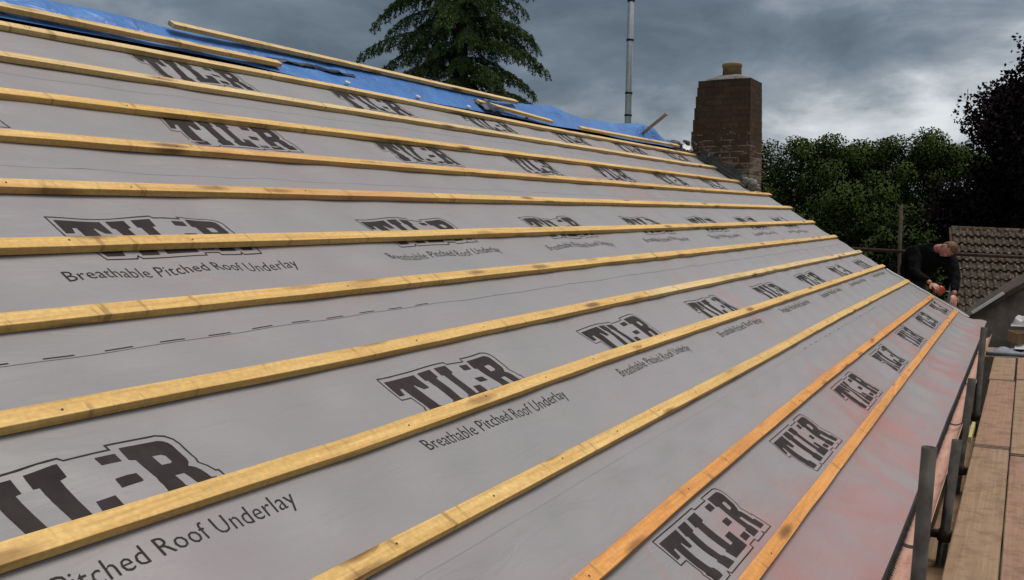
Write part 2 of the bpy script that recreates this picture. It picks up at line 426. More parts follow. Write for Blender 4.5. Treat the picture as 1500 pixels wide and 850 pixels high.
OUTL = [(0, 0), (.380, 0), (.388, -.011), (.502, -.011), (.500, .004), (.640, .004), (.664, -.003), (.679, -.018), (.685, -.036), (.684, -.094), (.678, -.110), (.688, -.130), (.692, -.152), (.700, -.154), (.700, -.230), (.616, -.230), (.610, -.219), (.604, -.230), (.512, -.230), (.508, -.217), (.446, -.217), (.444, -.231), (.187, -.231), (.178, -.217), (.168, -.231), (.058, -.231), (.046, -.190), (.046, -.172), (.055, -.162), (.055, -.107), (.003, -.107)]
def bisect_all(bm, x0, x1, y0, y1, st):
    x = x0 + st
    while x < x1:
        bmesh.ops.bisect_plane(bm, geom=bm.verts[:] + bm.edges[:] + bm.faces[:], plane_co=(x, 0, 0), plane_no=(1, 0, 0)); x += st
    y = y0 + st
    while y < y1:
        bmesh.ops.bisect_plane(bm, geom=bm.verts[:] + bm.edges[:] + bm.faces[:], plane_co=(0, y, 0), plane_no=(0, 1, 0)); y += st
def make_logo():
    bm = bmesh.new()
    for outer, hole in LET:
        loops = [[Vector((x, y, 0)) for x, y in outer]]
        if hole: loops.append([Vector((x, y, 0)) for x, y in hole])
        flat = [p for l in loops for p in l]
        vs = [bm.verts.new(p) for p in flat]
        for t in geometry.tessellate_polygon(loops):
            f = bm.faces.new([vs[i] for i in t])
    w = .0022; n = len(OUTL); P = [Vector((x, y)) for x, y in OUTL]; ins = []; out = []
    for i in range(n):
        a, b, c = P[i-1], P[i], P[(i+1) % n]
        d1 = (b-a).normalized(); d2 = (c-b).normalized()
        n1 = Vector((-d1.y, d1.x)); n2 = Vector((-d2.y, d2.x)); m = (n1+n2)
        m = m/max(.35, m.dot(n1)) if m.length > 1e-4 else n1
        ins.append(bm.verts.new((*(b + m*w), 0))); out.append(bm.verts.new((*(b - m*w), 0)))
    for i in range(n):
        j = (i+1) % n; bm.faces.new((ins[i], ins[j], out[j], out[i]))
    for f in bm.faces:
        f.normal_update()
        if f.normal.z < 0: f.normal_flip()
    bisect_all(bm, 0, .70, -.24, .01, .04)
    me = bpy.data.meshes.new('logo_t'); bm.to_mesh(me); bm.free()
    r = ([v.co.copy() for v in me.vertices], [tuple(p.vertices) for p in me.polygons]); bpy.data.meshes.remove(me)
    return r
def make_text(txt, length):
    cu = bpy.data.curves.new('caption_t', 'FONT'); cu.body = txt; cu.size = 1.0; cu.resolution_u = 2
    cu.space_character = 1.03; cu.offset = -.007
    to = bpy.data.objects.new('caption_t', cu); COL.objects.link(to)
    bpy.context.view_layer.update()
    me = bpy.data.meshes.new_from_object(to.evaluated_get(bpy.context.evaluated_depsgraph_get()))
    bpy.data.objects.remove(to); bpy.data.curves.remove(cu)
    xs = [v.co.x for v in me.vertices]; s = length/(max(xs)-min(xs)); x0 = min(xs)
    bm = bmesh.new(); bm.from_mesh(me); bpy.data.meshes.remove(me)
    for v in bm.verts: v.co = Vector(((v.co.x-x0)*s, v.co.y*s*1.06, 0))
    bmesh.ops.remove_doubles(bm, verts=bm.verts, dist=1e-5)
    bisect_all(bm, 0, length, -.03, .06, .04)
    me = bpy.data.meshes.new('cap_t2'); bm.to_mesh(me); bm.free()
    r = ([v.co.copy() for v in me.vertices], [tuple(p.vertices) for p in me.polygons]); bpy.data.meshes.remove(me)
    return r
def stamp(name, tpl, sheet, i, u0, v0):
    base = parent_world(sheet)
    vs = []
    for c in tpl[0]:
        u, v = u0 + c.x, v0 + c.y
        vs.append(RP(u, v, sheetz(i, u, v) + .0011) - base)
    me = bpy.data.meshes.new(name); me.from_pydata(vs, [], tpl[1]); me.update()
    me.materials.append(MAT['ink'])
    o = bpy.data.objects.new(name, me); link(o, sheet); return o
LOGO = make_logo(); CAP = make_text('Breathable Pitched Roof Underlay', .93)
for i, (u0, v0, cap) in enumerate([(2.70, .305, False), (2.378, 1.228, True), (1.832, 2.170, True), (2.862, 2.980, False), (3.195, 3.652, False)]):
    for k in range(-2, 8):
        u = u0 + 1.491*k
        if u < .3 or u + .70 > (12.1 if i > 2 else 12.45): continue
        stamp('printed_logo', LOGO, SHEETS[i], i, u, v0)
        if cap: stamp('printed_caption', CAP, SHEETS[i], i, u - .123, v0 - .322)
for i in (1, 2):                                             # broken line printed along the lap
    bm = bmesh.new(); u = .4 if i == 2 else 6.15
    while u < (3.15 if i == 2 else 9.3):
        L = .085 if i == 2 else random.uniform(.03, .11)
        for s in range(4):
            a, b = u + L*s/4, u + L*(s+1)/4
            q = [(a, EDGE[i]+.005), (b, EDGE[i]+.005), (b, EDGE[i]+.0082), (a, EDGE[i]+.0082)]
            bm.faces.new([bm.verts.new(RP(x, y, sheetz(i, x, y) + .0011)) for x, y in q])
        u += .172
    obj('dashed_lap_line', bm, MAT['ink'], SHEETS[i])

# ------------------------------------------------------------------ battens
def batten(name, vf, u0, u1, mat, label, off=0.0, w=.0495, h=.025, seed=0, group='roofing battens nailed across the underlay', cat='batten', offf=None, nails=True):
    o_ = lambda u: (offf(u) if offf else off)
    root = empty(name, RP(u0, vf(u0) - w/2, o_(u0)), label, cat, group)
    bm = bmesh.new(); rings = []
    n = max(2, int((u1-u0)/.15)); rnd = random.Random(seed)
    for i in range(n+1):
        u = lerp(u0, u1, i/n)
        jv = .0016*noise.noise(Vector((u*2.3, seed*7.1, 0))); jo = .001*noise.noise(Vector((u*2.0, seed*3.3, 5)))
        v = vf(u) + jv; b = o_(u)
        ww = w + .0014*noise.noise(Vector((u*3.1, seed*2.2, 8)))
        c = .0011
        prof = [(v-ww+c, b), (v-c, b), (v, b+c), (v, b+h-c), (v-c, b+h), (v-ww+c, b+h), (v-ww, b+h-c), (v-ww, b+c)]
        rings.append([bm.verts.new(RP(u, y, z + jo)) for y, z in prof])
    for r0, r1 in zip(rings, rings[1:]):
        for k in range(8): bm.faces.new((r0[k], r1[k], r1[(k+1) % 8], r0[(k+1) % 8]))
    bm.faces.new(rings[0]); bm.faces.new(list(reversed(rings[-1])))
    obj('stick', bm, mat, root)
    if nails:
        for r in range(int(u0/RAFT)+1, int(u1/RAFT)+1):
            u = r*RAFT + rnd.uniform(-.012, .012)
            if rnd.random() < .45 or u < .7 or u > 6.2 or not u0 + .01 < u < u1 - .01: continue
            bm = bmesh.new(); c = RP(u, vf(u) - w*rnd.uniform(.35, .65), o_(u) + h)
            add_tube(bm, [c - N*.002, c + N*.0016], [.0034, .0030], 8)
            obj('nail', bm, MAT['nail'], root)
    return root
ordw = ['lowest', 'second', 'third', 'fourth', 'fifth', 'sixth', 'seventh', 'eighth', 'ninth', 'tenth', 'eleventh', 'twelfth']
note = ['orange stained batten nearest the gutter', 'orange tinged batten up from the gutter', 'yellow batten up from the gutter', 'yellow batten up, crossing the large print at lower left',
 'golden batten up from the gutter', 'golden knotted batten up, below the middle row of captions', 'golden batten up, across the middle row of logos', 'batten up from the gutter',
 'batten up from the gutter, stained pink at its left end', 'batten up from the gutter, ending at the chimney flashing', 'pale batten up, ending at the chimney flashing', 'pale batten up, just below the blue tarpaulin']
bm_ = ['batten_orange', 'batten_orange', 'batten', 'batten', 'batten', 'batten', 'batten', 'batten', 'batten_red', 'batten', 'batten_pale', 'batten_pale']
UE = [12.49, 12.45, 12.53, 12.52, 12.52, 12.51, 12.58, 12.63, 12.67, 11.99, 11.98, 11.95]
for k in range(1, 13):
    f = (lambda kk: (lambda u: bv(kk, u)))(k)
    if k == 8:
        batten('batten', f, UMIN+.1, 4.14, MAT['batten_red'], 'reddish eighth batten up from the gutter, left piece of its line', seed=80)
        batten('batten', f, 4.146, UE[7], MAT['batten'], 'yellow eighth batten up from the gutter, right piece butted to a reddish one', seed=81)
    elif k in (5, 6, 12):
        uj = {5: 4.962, 6: 5.862, 12: 4.18}[k]; nm = {5: 'fifth', 6: 'sixth', 12: 'twelfth'}[k]
        batten('batten', f, UMIN+.1, uj-.0025, MAT['batten' if k < 12 else 'batten_pale'], 'near left piece of the %s line of battens up from the gutter' % nm, seed=k*10)
        batten('batten', lambda u, f=f: f(u) - .0025, uj+.0025, UE[k-1], MAT['batten' if k == 6 else 'batten_pale'], 'far right piece of the %s line of battens up from the gutter' % nm, seed=k*10+1)
    else:
        batten('batten', f, UMIN+.1, UE[k-1], MAT[bm_[k-1]], (ordw[k-1] + ' ' + note[k-1]) if k > 1 else 'lowest, orange stained batten nearest the gutter', seed=k)

# ------------------------------------------------------------------ house under the roof
house = empty('house', V(5, 4.2, -ZC), 'brick house being reroofed, long slope of underlay and battens with a brick chimney', 'house')
VR = 4.03                                     # ridge
yR = (RP(0, VR) ).y; zR = RP(0, VR).z - ZC
bm = bmesh.new()
yw0, yw1 = .80, 2*yR - .80
for (x0, x1, y0, y1) in ((-3.3, 12.30, yw0, yw0+.25), (-3.3, 12.30, yw1-.25, yw1)):
    abox(bm, x0, x1, y0, y1, -ZC, -1.45)
for x0 in (-3.3, 12.05):                      # gables
    prof = [(yw0+.252, -ZC), (yw1-.252, -ZC), (yw1-.252, -1.40), (yR, zR-.12), (yw0+.252, -1.40)]
    a = [bm.verts.new(V(x0, y, z)) for y, z in prof]; b = [bm.verts.new(V(x0+.25, y, z)) for y, z in prof]
    bm.faces.new(a); bm.faces.new(list(reversed(b)))
    for i in range(5): bm.faces.new((a[i], b[i], b[(i+1) % 5], a[(i+1) % 5]))
bmesh.ops.recalc_face_normals(bm, faces=bm.faces)
box_uv(obj('wall', bm, MAT['house_brick'], house))
bm = bmesh.new()
def slab(bm, pts, nrm, th):
    a = [bm.verts.new(p) for p in pts]; b = [bm.verts.new(p - nrm*th) for p in pts]
    bm.faces.new(a); bm.faces.new(list(reversed(b)))
    for i in range(len(a)): bm.faces.new((a[i], b[i], b[(i+1) % len(a)], a[(i+1) % len(a)]))
slab(bm, [RP(-3.4, -.22, -.03), RP(12.42, -.22, -.03), RP(12.42, VR, -.03), RP(-3.4, VR, -.03)], N, .05)
N2 = Vector((0, math.sin(SL), math.cos(SL))); D2 = Vector((0, -math.cos(SL), math.sin(SL)))
def RQ(u, v, off=0): p = RP(u, VR - v, 0); return Vector((u, 2*yR - p.y, p.z)) + N2*off   # far slope, v metres below the ridge
slab(bm, [RQ(12.42, .0, -.03), RQ(12.42, 4.3, -.03), RQ(-3.4, 4.3, -.03), RQ(-3.4, 0, -.03)], N2, .05)
obj('roof_boarding', bm, MAT['deck'], house)
bm = bmesh.new(); abox(bm, -3.4, 12.45, .462, .482, -1.53, -1.36); bevel(bm, .003)
obj('fascia', bm, MAT['fascia'], house)
bm = bmesh.new(); abox(bm, -3.4, 12.45, .484, .798, -1.53, -1.515)
obj('soffit', bm, MAT['fascia'], house)
# eaves tray with a toothed lip
bm = bmesh.new(); u = -1.4; r_ = random.Random(3)
pr = []
while u < 12.42:
    L = .028
    pr.append((u, r_.uniform(.012, .016))); pr.append((u+L*.5, r_.uniform(.0, .005))); u += L
top = [bm.verts.new(RP(u, -.30, .012 + .02)) for u, _ in pr]
mid = [bm.verts.new(RP(u, -.335, .028 - .004)) for u, _ in pr]
low = [bm.verts.new(RP(u, -.352 - t, .006)) for u, t in pr]
for i in range(len(pr)-1):
    bm.faces.new((top[i], top[i+1], mid[i+1], mid[i])); bm.faces.new((mid[i], mid[i+1], low[i+1], low[i]))
obj('eaves_tray', bm, MAT['black_plastic'], house)
# half round gutter
gut = None
def gutter_mesh(x0, x1):
    bm = bmesh.new(); n = 14; nx = int((x1-x0)/.25)
    R = []
    for i in range(nx+1):
        x = lerp(x0, x1, i/nx); dz = .004*noise.noise(Vector((x*.7, 1, 1)))
        ring = []
        for k in range(n+1):
            a = PI + PI*k/n; ring.append(V(x, .398 + .056*math.cos(a), -1.372 + dz + .046*math.sin(a)))
        for k in range(n, -1, -1):
            a = PI + PI*k/n; ring.append(V(x, .398 + .0592*math.cos(a), -1.372 + dz + .0492*math.sin(a)))
        R.append([bm.verts.new(p) for p in ring])
    m = len(R[0])
    for r0, r1 in zip(R, R[1:]):
        for k in range(m):
            f = bm.faces.new((r0[k], r0[(k+1) % m], r1[(k+1) % m], r1[k])); f.smooth = True
    bm.faces.new(R[0]); bm.faces.new(list(reversed(R[-1])))
    bmesh.ops.recalc_face_normals(bm, faces=bm.faces)
    return bm
gut = obj('gutter', gutter_mesh(-3.4, 12.44), MAT['gutter'], house)
gut['label'] = 'half round gutter full of pinkish tile dust below the underlay edge'
for x in (1.6, 4.35, 7.1, 8.9, 10.9):
    bm = bmesh.new(); n = 14; R = []
    for xx in (x-.022, x+.022):
        ring = []
        for k in range(n+1):
            a = PI + PI*k/n; ring.append(V(xx, .398 + .0548*math.cos(a), -1.3715 + .0448*math.sin(a)))
        for k in range(n, -1, -1):
            a = PI + PI*k/n; ring.append(V(xx, .398 + .0640*math.cos(a), -1.3715 + .0540*math.sin(a)))
        R.append([bm.verts.new(p) for p in ring])
    m = len(R[0])
    for k in range(m): bm.faces.new((R[0][k], R[0][(k+1) % m], R[1][(k+1) % m], R[1][k]))
    bm.faces.new(R[0]); bm.faces.new(list(reversed(R[1]))); bmesh.ops.recalc_face_normals(bm, faces=bm.faces)
    obj('gutter_union', bm, MAT['rust'], gut)

# chimney
cx0, cx1 = 12.12, 12.74
bm = bmesh.new()
lv = [(-1.0, 3.90), (.90, 3.90), (1.10, 3.882), (1.25, 3.868), (1.40, 3.853), (1.55, 3.838), (1.66, 3.826), (1.745, 3.815)]
for (z0, y1), (z1, _) in zip(lv, lv[1:]):
    abox(bm, cx0 + (3.90-y1)*.5, cx1 - (3.90-y1)*.2, 3.135 + (3.90-y1)*.15, y1, z0, z1)
dele = [f for f in bm.faces if abs(f.normal.z) > .5 and -.9 < f.calc_center_median().z - ZC < .85]
chim = obj('chimney', bm, MAT['brick'], house, loc=V(12.43, 3.5, .6)); box_uv(chim)
chim['label'] = 'stepped dark brick chimney stack with pale mortar smears at its foot'
bm = bmesh.new()
c = V(12.40, 3.47, 1.745)
rings = []
for (hx, hy, z) in ((.26, .315, .0), (.25, .30, .018), (.17, .19, .062), (.13, .13, .075)):
    rings.append([bm.verts.new(c + Vector((hx*math.copysign(abs(math.cos(a))**.5, math.cos(a)), hy*math.copysign(abs(math.sin(a))**.5, math.sin(a)), z + .006*noise.noise(Vector((a*2, z*40, 0)))))) for a in [2*PI*k/28 for k in range(28)]])
for r0, r1 in zip(rings, rings[1:]):
    for k in range(28): bm.faces.new((r0[k], r0[(k+1) % 28], r1[(k+1) % 28], r1[k])).smooth = True
bm.faces.new(rings[-1])
obj('flaunching', bm, MAT['mortar'], chim)
bm = bmesh.new()
add_lathe(bm, V(12.40, 3.455, 1.80), [(.118, 0), (.121, .06), (.116, .12), (.121, .125), (.127, .135), (.127, .165), (.121, .175), (.112, .176), (.100, .172), (.096, .05), (.0, .045)])
obj('chimney_pot', bm, MAT['pot'], chim, loc=V(12.40, 3.455, 1.87))
# lead apron and lumpy mortar at the junction with the slope
def lead(a, b):
    v = lerp(3.62, 2.86, a); w = noise.noise(Vector((v*6, b*3, 2)))
    if b < .5: return RP(lerp(11.94, 12.105, b*2) + .02*w*(1-b*2), v, .012 + .035*b*2 + .010*w)
    return RP(12.109, v, .047) + Vector((-.004 + .008*w*0, 0, (b-.5)*(.16 + .10*w) + .02*w*(b-.5)))
o = grid_obj('flashing', 40, 10, lead, MAT['lead'], chim)
bm = bmesh.new(); r_ = random.Random(11)
for k in range(34):
    if k < 22: p = RP(12.05 + r_.uniform(-.05, .08), lerp(2.72, 2.98, r_.random()), .03 + r_.uniform(0, .06)); s = r_.uniform(.025, .065)
    else: p = RP(12.08 + r_.uniform(-.03, .03), lerp(2.95, 3.9, r_.random()), .11 + r_.uniform(-.05, .05)); s = r_.uniform(.012, .03)
    m = bmesh.ops.create_icosphere(bm, subdivisions=2, radius=s, matrix=Matrix.Translation(p))
    for v in m['verts']: v.co = p + (v.co-p)*(1 + .5*noise.noise(v.co*22))
obj('mortar_rubble', bm, MAT['mortar'], chim)

# white verge trim and the cement strip the worker is fixing
bm = bmesh.new()
R = []
for i in range(25):
    v = lerp(.955, -.13, i/24); u = umax(v) - .028
    R.append([bm.verts.new(RP(u + a, v, sagz(u, v) + b)) for a, b in ((-.012, .003), (-.012, .020), (.030, .020), (.030, -.03))])
for r0, r1 in zip(R, R[1:]):
    for k in range(4): bm.faces.new((r0[k], r0[(k+1) % 4], r1[(k+1) % 4], r1[k]))
bm.faces.new(R[0]); bm.faces.new(list(reversed(R[-1]))); bmesh.ops.recalc_face_normals(bm, faces=bm.faces)
tag(obj('verge_trim', bm, MAT['white'], loc=RP(12.5, .4)), 'thin white edging strip along the lower gable edge of the roof', 'edging strip')
bm = bmesh.new()
pts = [(12.62, .62), (12.74, .62), (13.02, .10), (12.98, -.10), (12.78, -.12)]
slab(bm, [RP(u, v, -.03 + .03*(u > 12.8)) for u, v in pts], N, .008); bmesh.ops.recalc_face_normals(bm, faces=bm.faces)
tag(obj('undercloak_board', bm, MAT['cement'], loc=RP(12.7, .3)), 'grey cement board sticking out past the white edging under the worker', 'board')

# ------------------------------------------------------------------ tarpaulins on the ridge
def tarp(name, u0, u1, vlow, hill, label, seed, back=.9):
    L1 = lambda u: VR - vlow(u)
    def fn(a, b):
        u = lerp(u0, u1, a); lo = vlow(u); tot = (VR - lo) + back; s = b*tot
        w = noise.noise(Vector((u*1.9, s*3, seed)))*.5 + noise.noise(Vector((u*5.5 + s*3, s*7, seed+3)))*.28 + noise.noise(Vector((u*14, s*16, seed+8)))*.10
        e = min(1, s/.05)
        up = hill(u)*smooth(s/(VR-lo+1e-6)) if s < VR-lo else hill(u)*smooth(1-(s-(VR-lo))/back)
        off = .006 + .010 + .020*w*e + up
        if s < VR - lo - .03: return RP(u, lo + s, off)
        if s > VR - lo + .03: return RQ(u, s - (VR-lo), off)
        t = (s - (VR-lo) + .03)/.06
        p = RP(u, VR-.03, off).lerp(RQ(u, .03, off), t); p.z += .010*math.sin(PI*t); return p
    o = grid_obj(name, int((u1-u0)/.035), 48, fn, MAT['tarp'], loc=RP((u0+u1)/2, VR))
    return tag(o, label, 'tarpaulin', 'blue tarpaulins along the ridge')
t1 = tarp('tarpaulin', UMIN, 6.98, lambda u: 3.755 + .01*math.sin(u*2.1) - .045*smooth((u-3.9)/.8), lambda u: .046 + .010*math.sin(u*1.3), 'long smooth blue tarpaulin at the left end of the ridge', 2.0)
t2 = tarp('tarpaulin', 6.86, 11.78, lambda u: 3.735 + .02*math.sin(u*3.0), lambda u: interp([(6.86, .02), (7.3, .02), (7.7, .04), (8.35, .095), (8.75, .05), (9.2, .04), (10.0, .06), (10.7, .13), (11.1, .11), (11.5, .02), (11.78, -.005)], u), 'crumpled humped blue tarpaulin on the ridge beside the chimney', 5.0)
for (u, v, o) in ((4.95, 3.735, t1), (5.75, 3.73, t1), (6.45, 3.73, t1), (7.5, 3.77, t2)):
    bm = bmesh.new(); c = RP(u, v, .034)
    add_pipe(bm, c - N*.012, c + N*.006, .016, .007, 14)
    obj('eyelet', bm, MAT['white'], o)
MAT['tarp_dark'] = plain('dark_tarpaulin_underside', (.006, .012, .035), .5, .4, 9)
def crumple(u0, u1, v0, v1, h, sd):
    def fn(a, b):
        u, v = lerp(u0, u1, a), lerp(v0, v1, b); e = math.sin(PI*a)*math.sin(PI*b)
        return RP(u + .05*noise.noise(Vector((v*9, u*3, sd))), v, .045 + e*h + .02*noise.noise(Vector((u*16, v*14, sd))))
    return fn
grid_obj('turned_end', 18, 14, crumple(6.72, 7.05, 3.72, 3.93, .030, 3.0), MAT['tarp_dark'], t1)
grid_obj('turned_fold', 24, 8, crumple(4.32, 5.15, 3.845, 3.885, .012, 6.0), MAT['tarp_dark'], t1)
grid_obj('turned_end', 16, 12, crumple(11.45, 11.82, 3.72, 3.90, .04, 9.0), MAT['tarp_dark'], t2)
# loose battens lying on the tarpaulin
lg = 'loose battens weighing down the tarpaulin'
batten('loose_batten', lambda u: lerp(3.992, 3.985, (u-3.7)/4), 3.68, 7.55, MAT['batten_pale'], 'long loose pale batten lying along the crest of the blue tarpaulin', offf=lambda u: .068, seed=21, group=lg, nails=False)
batten('loose_batten', lambda u: 3.828 - .012*(u-1)/3, .2, 4.36, MAT['batten_pale'], 'loose batten on the lower edge of the tarpaulin at the far left', offf=lambda u: .034, seed=22, group=lg, nails=False)
batten('loose_batten', lambda u: lerp(3.862, 3.742, (u-6.72)/1.1), 6.72, 7.86, MAT['batten_pale'], 'short loose batten slanting across the joint of the two tarpaulins', offf=lambda u: .040, w=.045, seed=23, group=lg, nails=False)
batten('loose_batten', lambda u: lerp(3.715, 3.765, (u-8.45)/3), 8.45, 11.5, MAT['batten_pale'], 'loose batten on the lower edge of the crumpled tarpaulin near the chimney', offf=lambda u: .040, w=.045, seed=24, group=lg, nails=False)
bm = bmesh.new(); a, b = V(10.55, 4.02, .93), V(10.48, 3.66, 1.165)
d, s, t = frame(a, b); add_box(bm, (a+b)/2, d, s, t, (b-a).length/2, .022, .012); bevel(bm, .002)
tag(obj('timber_offcut', bm, MAT['grey_wood'], loc=a), 'brown timber offcut poking up from the crumpled tarpaulin', 'offcut')
def rag(a, b):
    u = lerp(11.62, 11.90, a); v = lerp(3.66, 3.78, b); return RP(u, v, .05 + .045*noise.noise(Vector((u*13, v*17, 1))) + .03*math.sin(a*PI)*math.sin(b*PI))
tag(grid_obj('plastic_scrap', 16, 10, rag, MAT['white'], loc=RP(11.75, 3.72)), 'crumpled white plastic scrap between the tarpaulin and the chimney', 'scrap')

# ------------------------------------------------------------------ scaffold
def scaffold_board(x0, x1, y0, y1, z, mat, label, tilt=0.0, group='scaffold boards of the walkway'):
    root = empty('scaffold_board', V((x0+x1)/2, (y0+y1)/2, z), label, 'scaffold board', group)
    bm = bmesh.new()
    n = 12; R = []
    for i in range(n+1):
        x = lerp(x0, x1, i/n); dz = .004*noise.noise(Vector((x, y0*9, 0))) + tilt*(x-x0)
        jy = .0025*noise.noise(Vector((x*1.3, y1*7, 3)))
        c = .005
        pr = [(y0+c, z-.038), (y0, z-.038+c), (y0, z-c), (y0+c, z), (y1-c, z), (y1, z-c), (y1, z-.038+c), (y1-c, z-.038)]
        R.append([bm.verts.new(V(x, y+jy, zz+dz)) for y, zz in pr])
    for r0, r1 in zip(R, R[1:]):
        for k in range(8): bm.faces.new((r0[k], r0[(k+1) % 8], r1[(k+1) % 8], r1[k]))
    bm.faces.new(R[0]); bm.faces.new(list(reversed(R[-1]))); bmesh.ops.recalc_face_normals(bm, faces=bm.faces)
    obj('plank', bm, mat, root)
    for x in (x0+.03, x1-.03):                      # end hoops
        bm = bmesh.new(); abox(bm, x-.012, x+.012, y0-.0012, y1+.0012, z-.0395, z+.0014)
        obj('end_band', bm, MAT['rust'], root)
ZB = -1.6
rows = [(.064, .286), (-.168, .056), (-.400, -.176), (-.632, -.408)]
rn = ['inner row beside the gutter', 'second row from the gutter', 'third row from the gutter', 'outer row']
for r, (y0, y1) in enumerate(rows):
    cuts = [[-1.2, 3.0, 7.37, 10.48, 12.25], [-1.2, 3.3, 7.20, 10.60, 12.3], [-1.2, 2.9, 6.8, 10.7, 12.3], [-1.2, 2.9, 6.8, 10.7, 12.3]][r]
    wn = ['nearest piece under the camera', 'long piece in the foreground', 'piece beyond the first butt joint', 'short far piece at the end']
    for k, (x0, x1) in enumerate(zip(cuts, cuts[1:])):
        if k == 0 and r < 0: continue
        scaffold_board(x0+.004, x1-.004, y0 + (.012 if k == 3 and r == 0 else 0), y1 + (.012 if k == 3 and r == 0 else 0), ZB - .004*((k+r) % 2), MAT['board' if (k+r) % 2 == 1 else 'board_red'], 'scaffold board, %s, %s' % (rn[r], wn[k]))
# plank lower down between wall and walkway
scaffold_board(2.2, 9.4, .305, .440, -1.86, MAT['board'], 'narrow tan plank lower down between the gutter and the walkway', group='planks below the walkway')
def coupler(root, c, ax):
    bm = bmesh.new(); d, s, t = frame(c - ax*.01, c + ax*.01)
    add_pipe(bm, c - d*.03, c + d*.03, .034, .0255, 14)
    add_box(bm, c + s*.040, d, s, t, .024, .012, .018)
    add_tube(bm, [c + s*.04 - t*.03, c + s*.04 + t*.045], .007, 8)
    obj('coupler', bm, MAT['rust'], root)
def post(a, b, label, cps, r=.0255):
    d = (b-a).normalized(); base = a + d*((a.z)/(-d.z))      # down to the ground
    root = empty('scaffold_post', base, label, 'scaffold post', 'short scaffold posts beside the gutter')
    bm = bmesh.new(); add_pipe(bm, base + Vector((0, 0, .006)), a, r, r-.004, 20)
    obj('tube', bm, MAT['steel'], root)
    bm = bmesh.new(); abox(bm, base.x-.075, base.x+.075, base.y-.075, base.y+.075, -ZC+.001, -ZC+.007)
    obj('base_plate', bm, MAT['rust'], root)
    for z in cps:
        t = (z + ZC - a.z)/d.z; coupler(root, a + d*t, d)
post(V(3.55, .2755, -.795), V(3.55, .2975, -1.275), 'nearest and tallest steel scaffold post in front of the gutter', [-1.69])
post(V(5.5, .293, -1.178), V(5.5, .330, -1.600), 'short scaffold post just behind the nearest post, beside the board edge', [-1.70])
post(V(7.0, .296, -1.076), V(7.0, .334, -1.474), 'third scaffold post from the camera, leaning between gutter and boards', [-1.70])
post(V(8.95, .303, -.932), V(8.95, .319, -1.277), 'farthest scaffold post by the outer corner of the underlay', [-1.70])
def pole(name, a, b, r, mat, label, cat='scaffold tube', group=None):
    bm = bmesh.new(); add_pipe(bm, a, b, r, r-.004, 16)
    return tag(obj(name, bm, mat, loc=a), label, cat, group)
pole('scaffold_tube', V(-1, .235, -1.668), V(12.4, .235, -1.668), .0242, MAT['steel'], 'long scaffold tube under the inner edge of the walkway boards', group='scaffold tubes')
for x, nm in ((3.62, 'nearest post'), (5.57, 'second post'), (7.07, 'third post'), (9.02, 'farthest post')):
    pole('scaffold_tube', V(x, -.8, -1.717), V(x, .46, -1.717), .0242, MAT['steel'], 'short cross tube under the boards beside the '+nm, group='scaffold tubes')
pole('scaffold_tube', V(12.36, .42, -1.592), V(12.42, -1.3, -1.570), .0242, MAT['steel_light'], 'shiny tube lying across the far end of the walkway boards', group='scaffold tubes')
pole('scaffold_tube', V(14.5, 2.75, -.447), V(14.5, -1.6, -.597), .0242, MAT['rust'], 'rusty guard rail tube passing behind the worker', group='scaffold tubes')
pole('scaffold_tube', V(14.56, 1.62, -3.89), V(14.56, 1.60, .17), .0242, MAT['rust'], 'upright scaffold tube behind the worker', group='scaffold tubes')
pole('scaffold_tube', V(14.56, -1.5, -3.89), V(14.56, -1.5, .1), .0242, MAT['rust'], 'upright scaffold tube right of the tiled roof, outside the picture', group='scaffold tubes')
# yellow strap and scraps by the third post
bm = bmesh.new(); a, b = V(6.75, .30, -1.50), V(7.3, .275, -1.38); d, s, t = frame(a, b); add_box(bm, (a+b)/2, d, s, t, .13, .010, .02); bevel(bm, .002)
tag(obj('lath_scrap', bm, MAT['yellow'], loc=a), 'yellow lath scrap wedged beside the third scaffold post', 'scrap')
# gable platform under the worker
for k in range(4):
    x0 = 12.80 + .23*k
    bm = bmesh.new(); abox(bm, x0, x0+.222, -1.3, 5.2, -1.718, -1.68); bevel(bm, .004)
    r = empty('scaffold_board', V(x0+.11, 2, -1.7), 'board of the gable platform, %s' % ['next to the roof edge', 'second from the roof edge', 'third from the roof edge', 'outermost, at the guard rail'][k], 'scaffold board', 'scaffold boards of the gable platform')
    obj('plank', bm, MAT['board'], r)
for y in (4.9, 2.2, -.4, -1.2):
    pole('scaffold_tube', V(12.6, y, -1.743), V(14.65, y, -1.743), .0242, MAT['steel'], 'cross tube under the gable platform, %s' % {4.9: 'at its ridge end', 2.2: 'below the worker', -.4: 'below the cardboard', -1.2: 'at its outer end'}[y], group='scaffold tubes')
# rubbish heap on it
def heap(name, x0, x1, y0, y1, z0, h, mat, label, seed, cat):
    def fn(a, b):
        x, y = lerp(x0, x1, a), lerp(y0, y1, b)
        e = smooth(min(a, 1-a)*5)*smooth(min(b, 1-b)*5)
        w = noise.noise(Vector((x*4, y*5, seed)))*.6 + noise.noise(Vector((x*11, y*9, seed+2)))*.35
        return V(x + .03*w, y, z0 + .004 + e*h*(.55 + w))
    return tag(grid_obj(name, 26, 26, fn, mat, loc=V((x0+x1)/2, (y0+y1)/2, z0)), label, cat, 'rubbish on the gable platform')
heap('plastic_sheet', 12.82, 13.45, -.30, .38, -1.68, .10, MAT['sheet_blue'], 'crumpled slate blue sheeting behind the shiny tube', 1.0, 'sheeting')
heap('plastic_sheet', 13.0, 13.5, -.9, .10, -1.60, .13, MAT['sheet_pale'], 'pale crumpled sheeting under the cardboard box', 4.0, 'sheeting')
crt = empty('cardboard_box', V(13.55, -.16, -1.58), 'brown cardboard box on the rubbish at the far corner', 'box', 'rubbish on the gable platform')
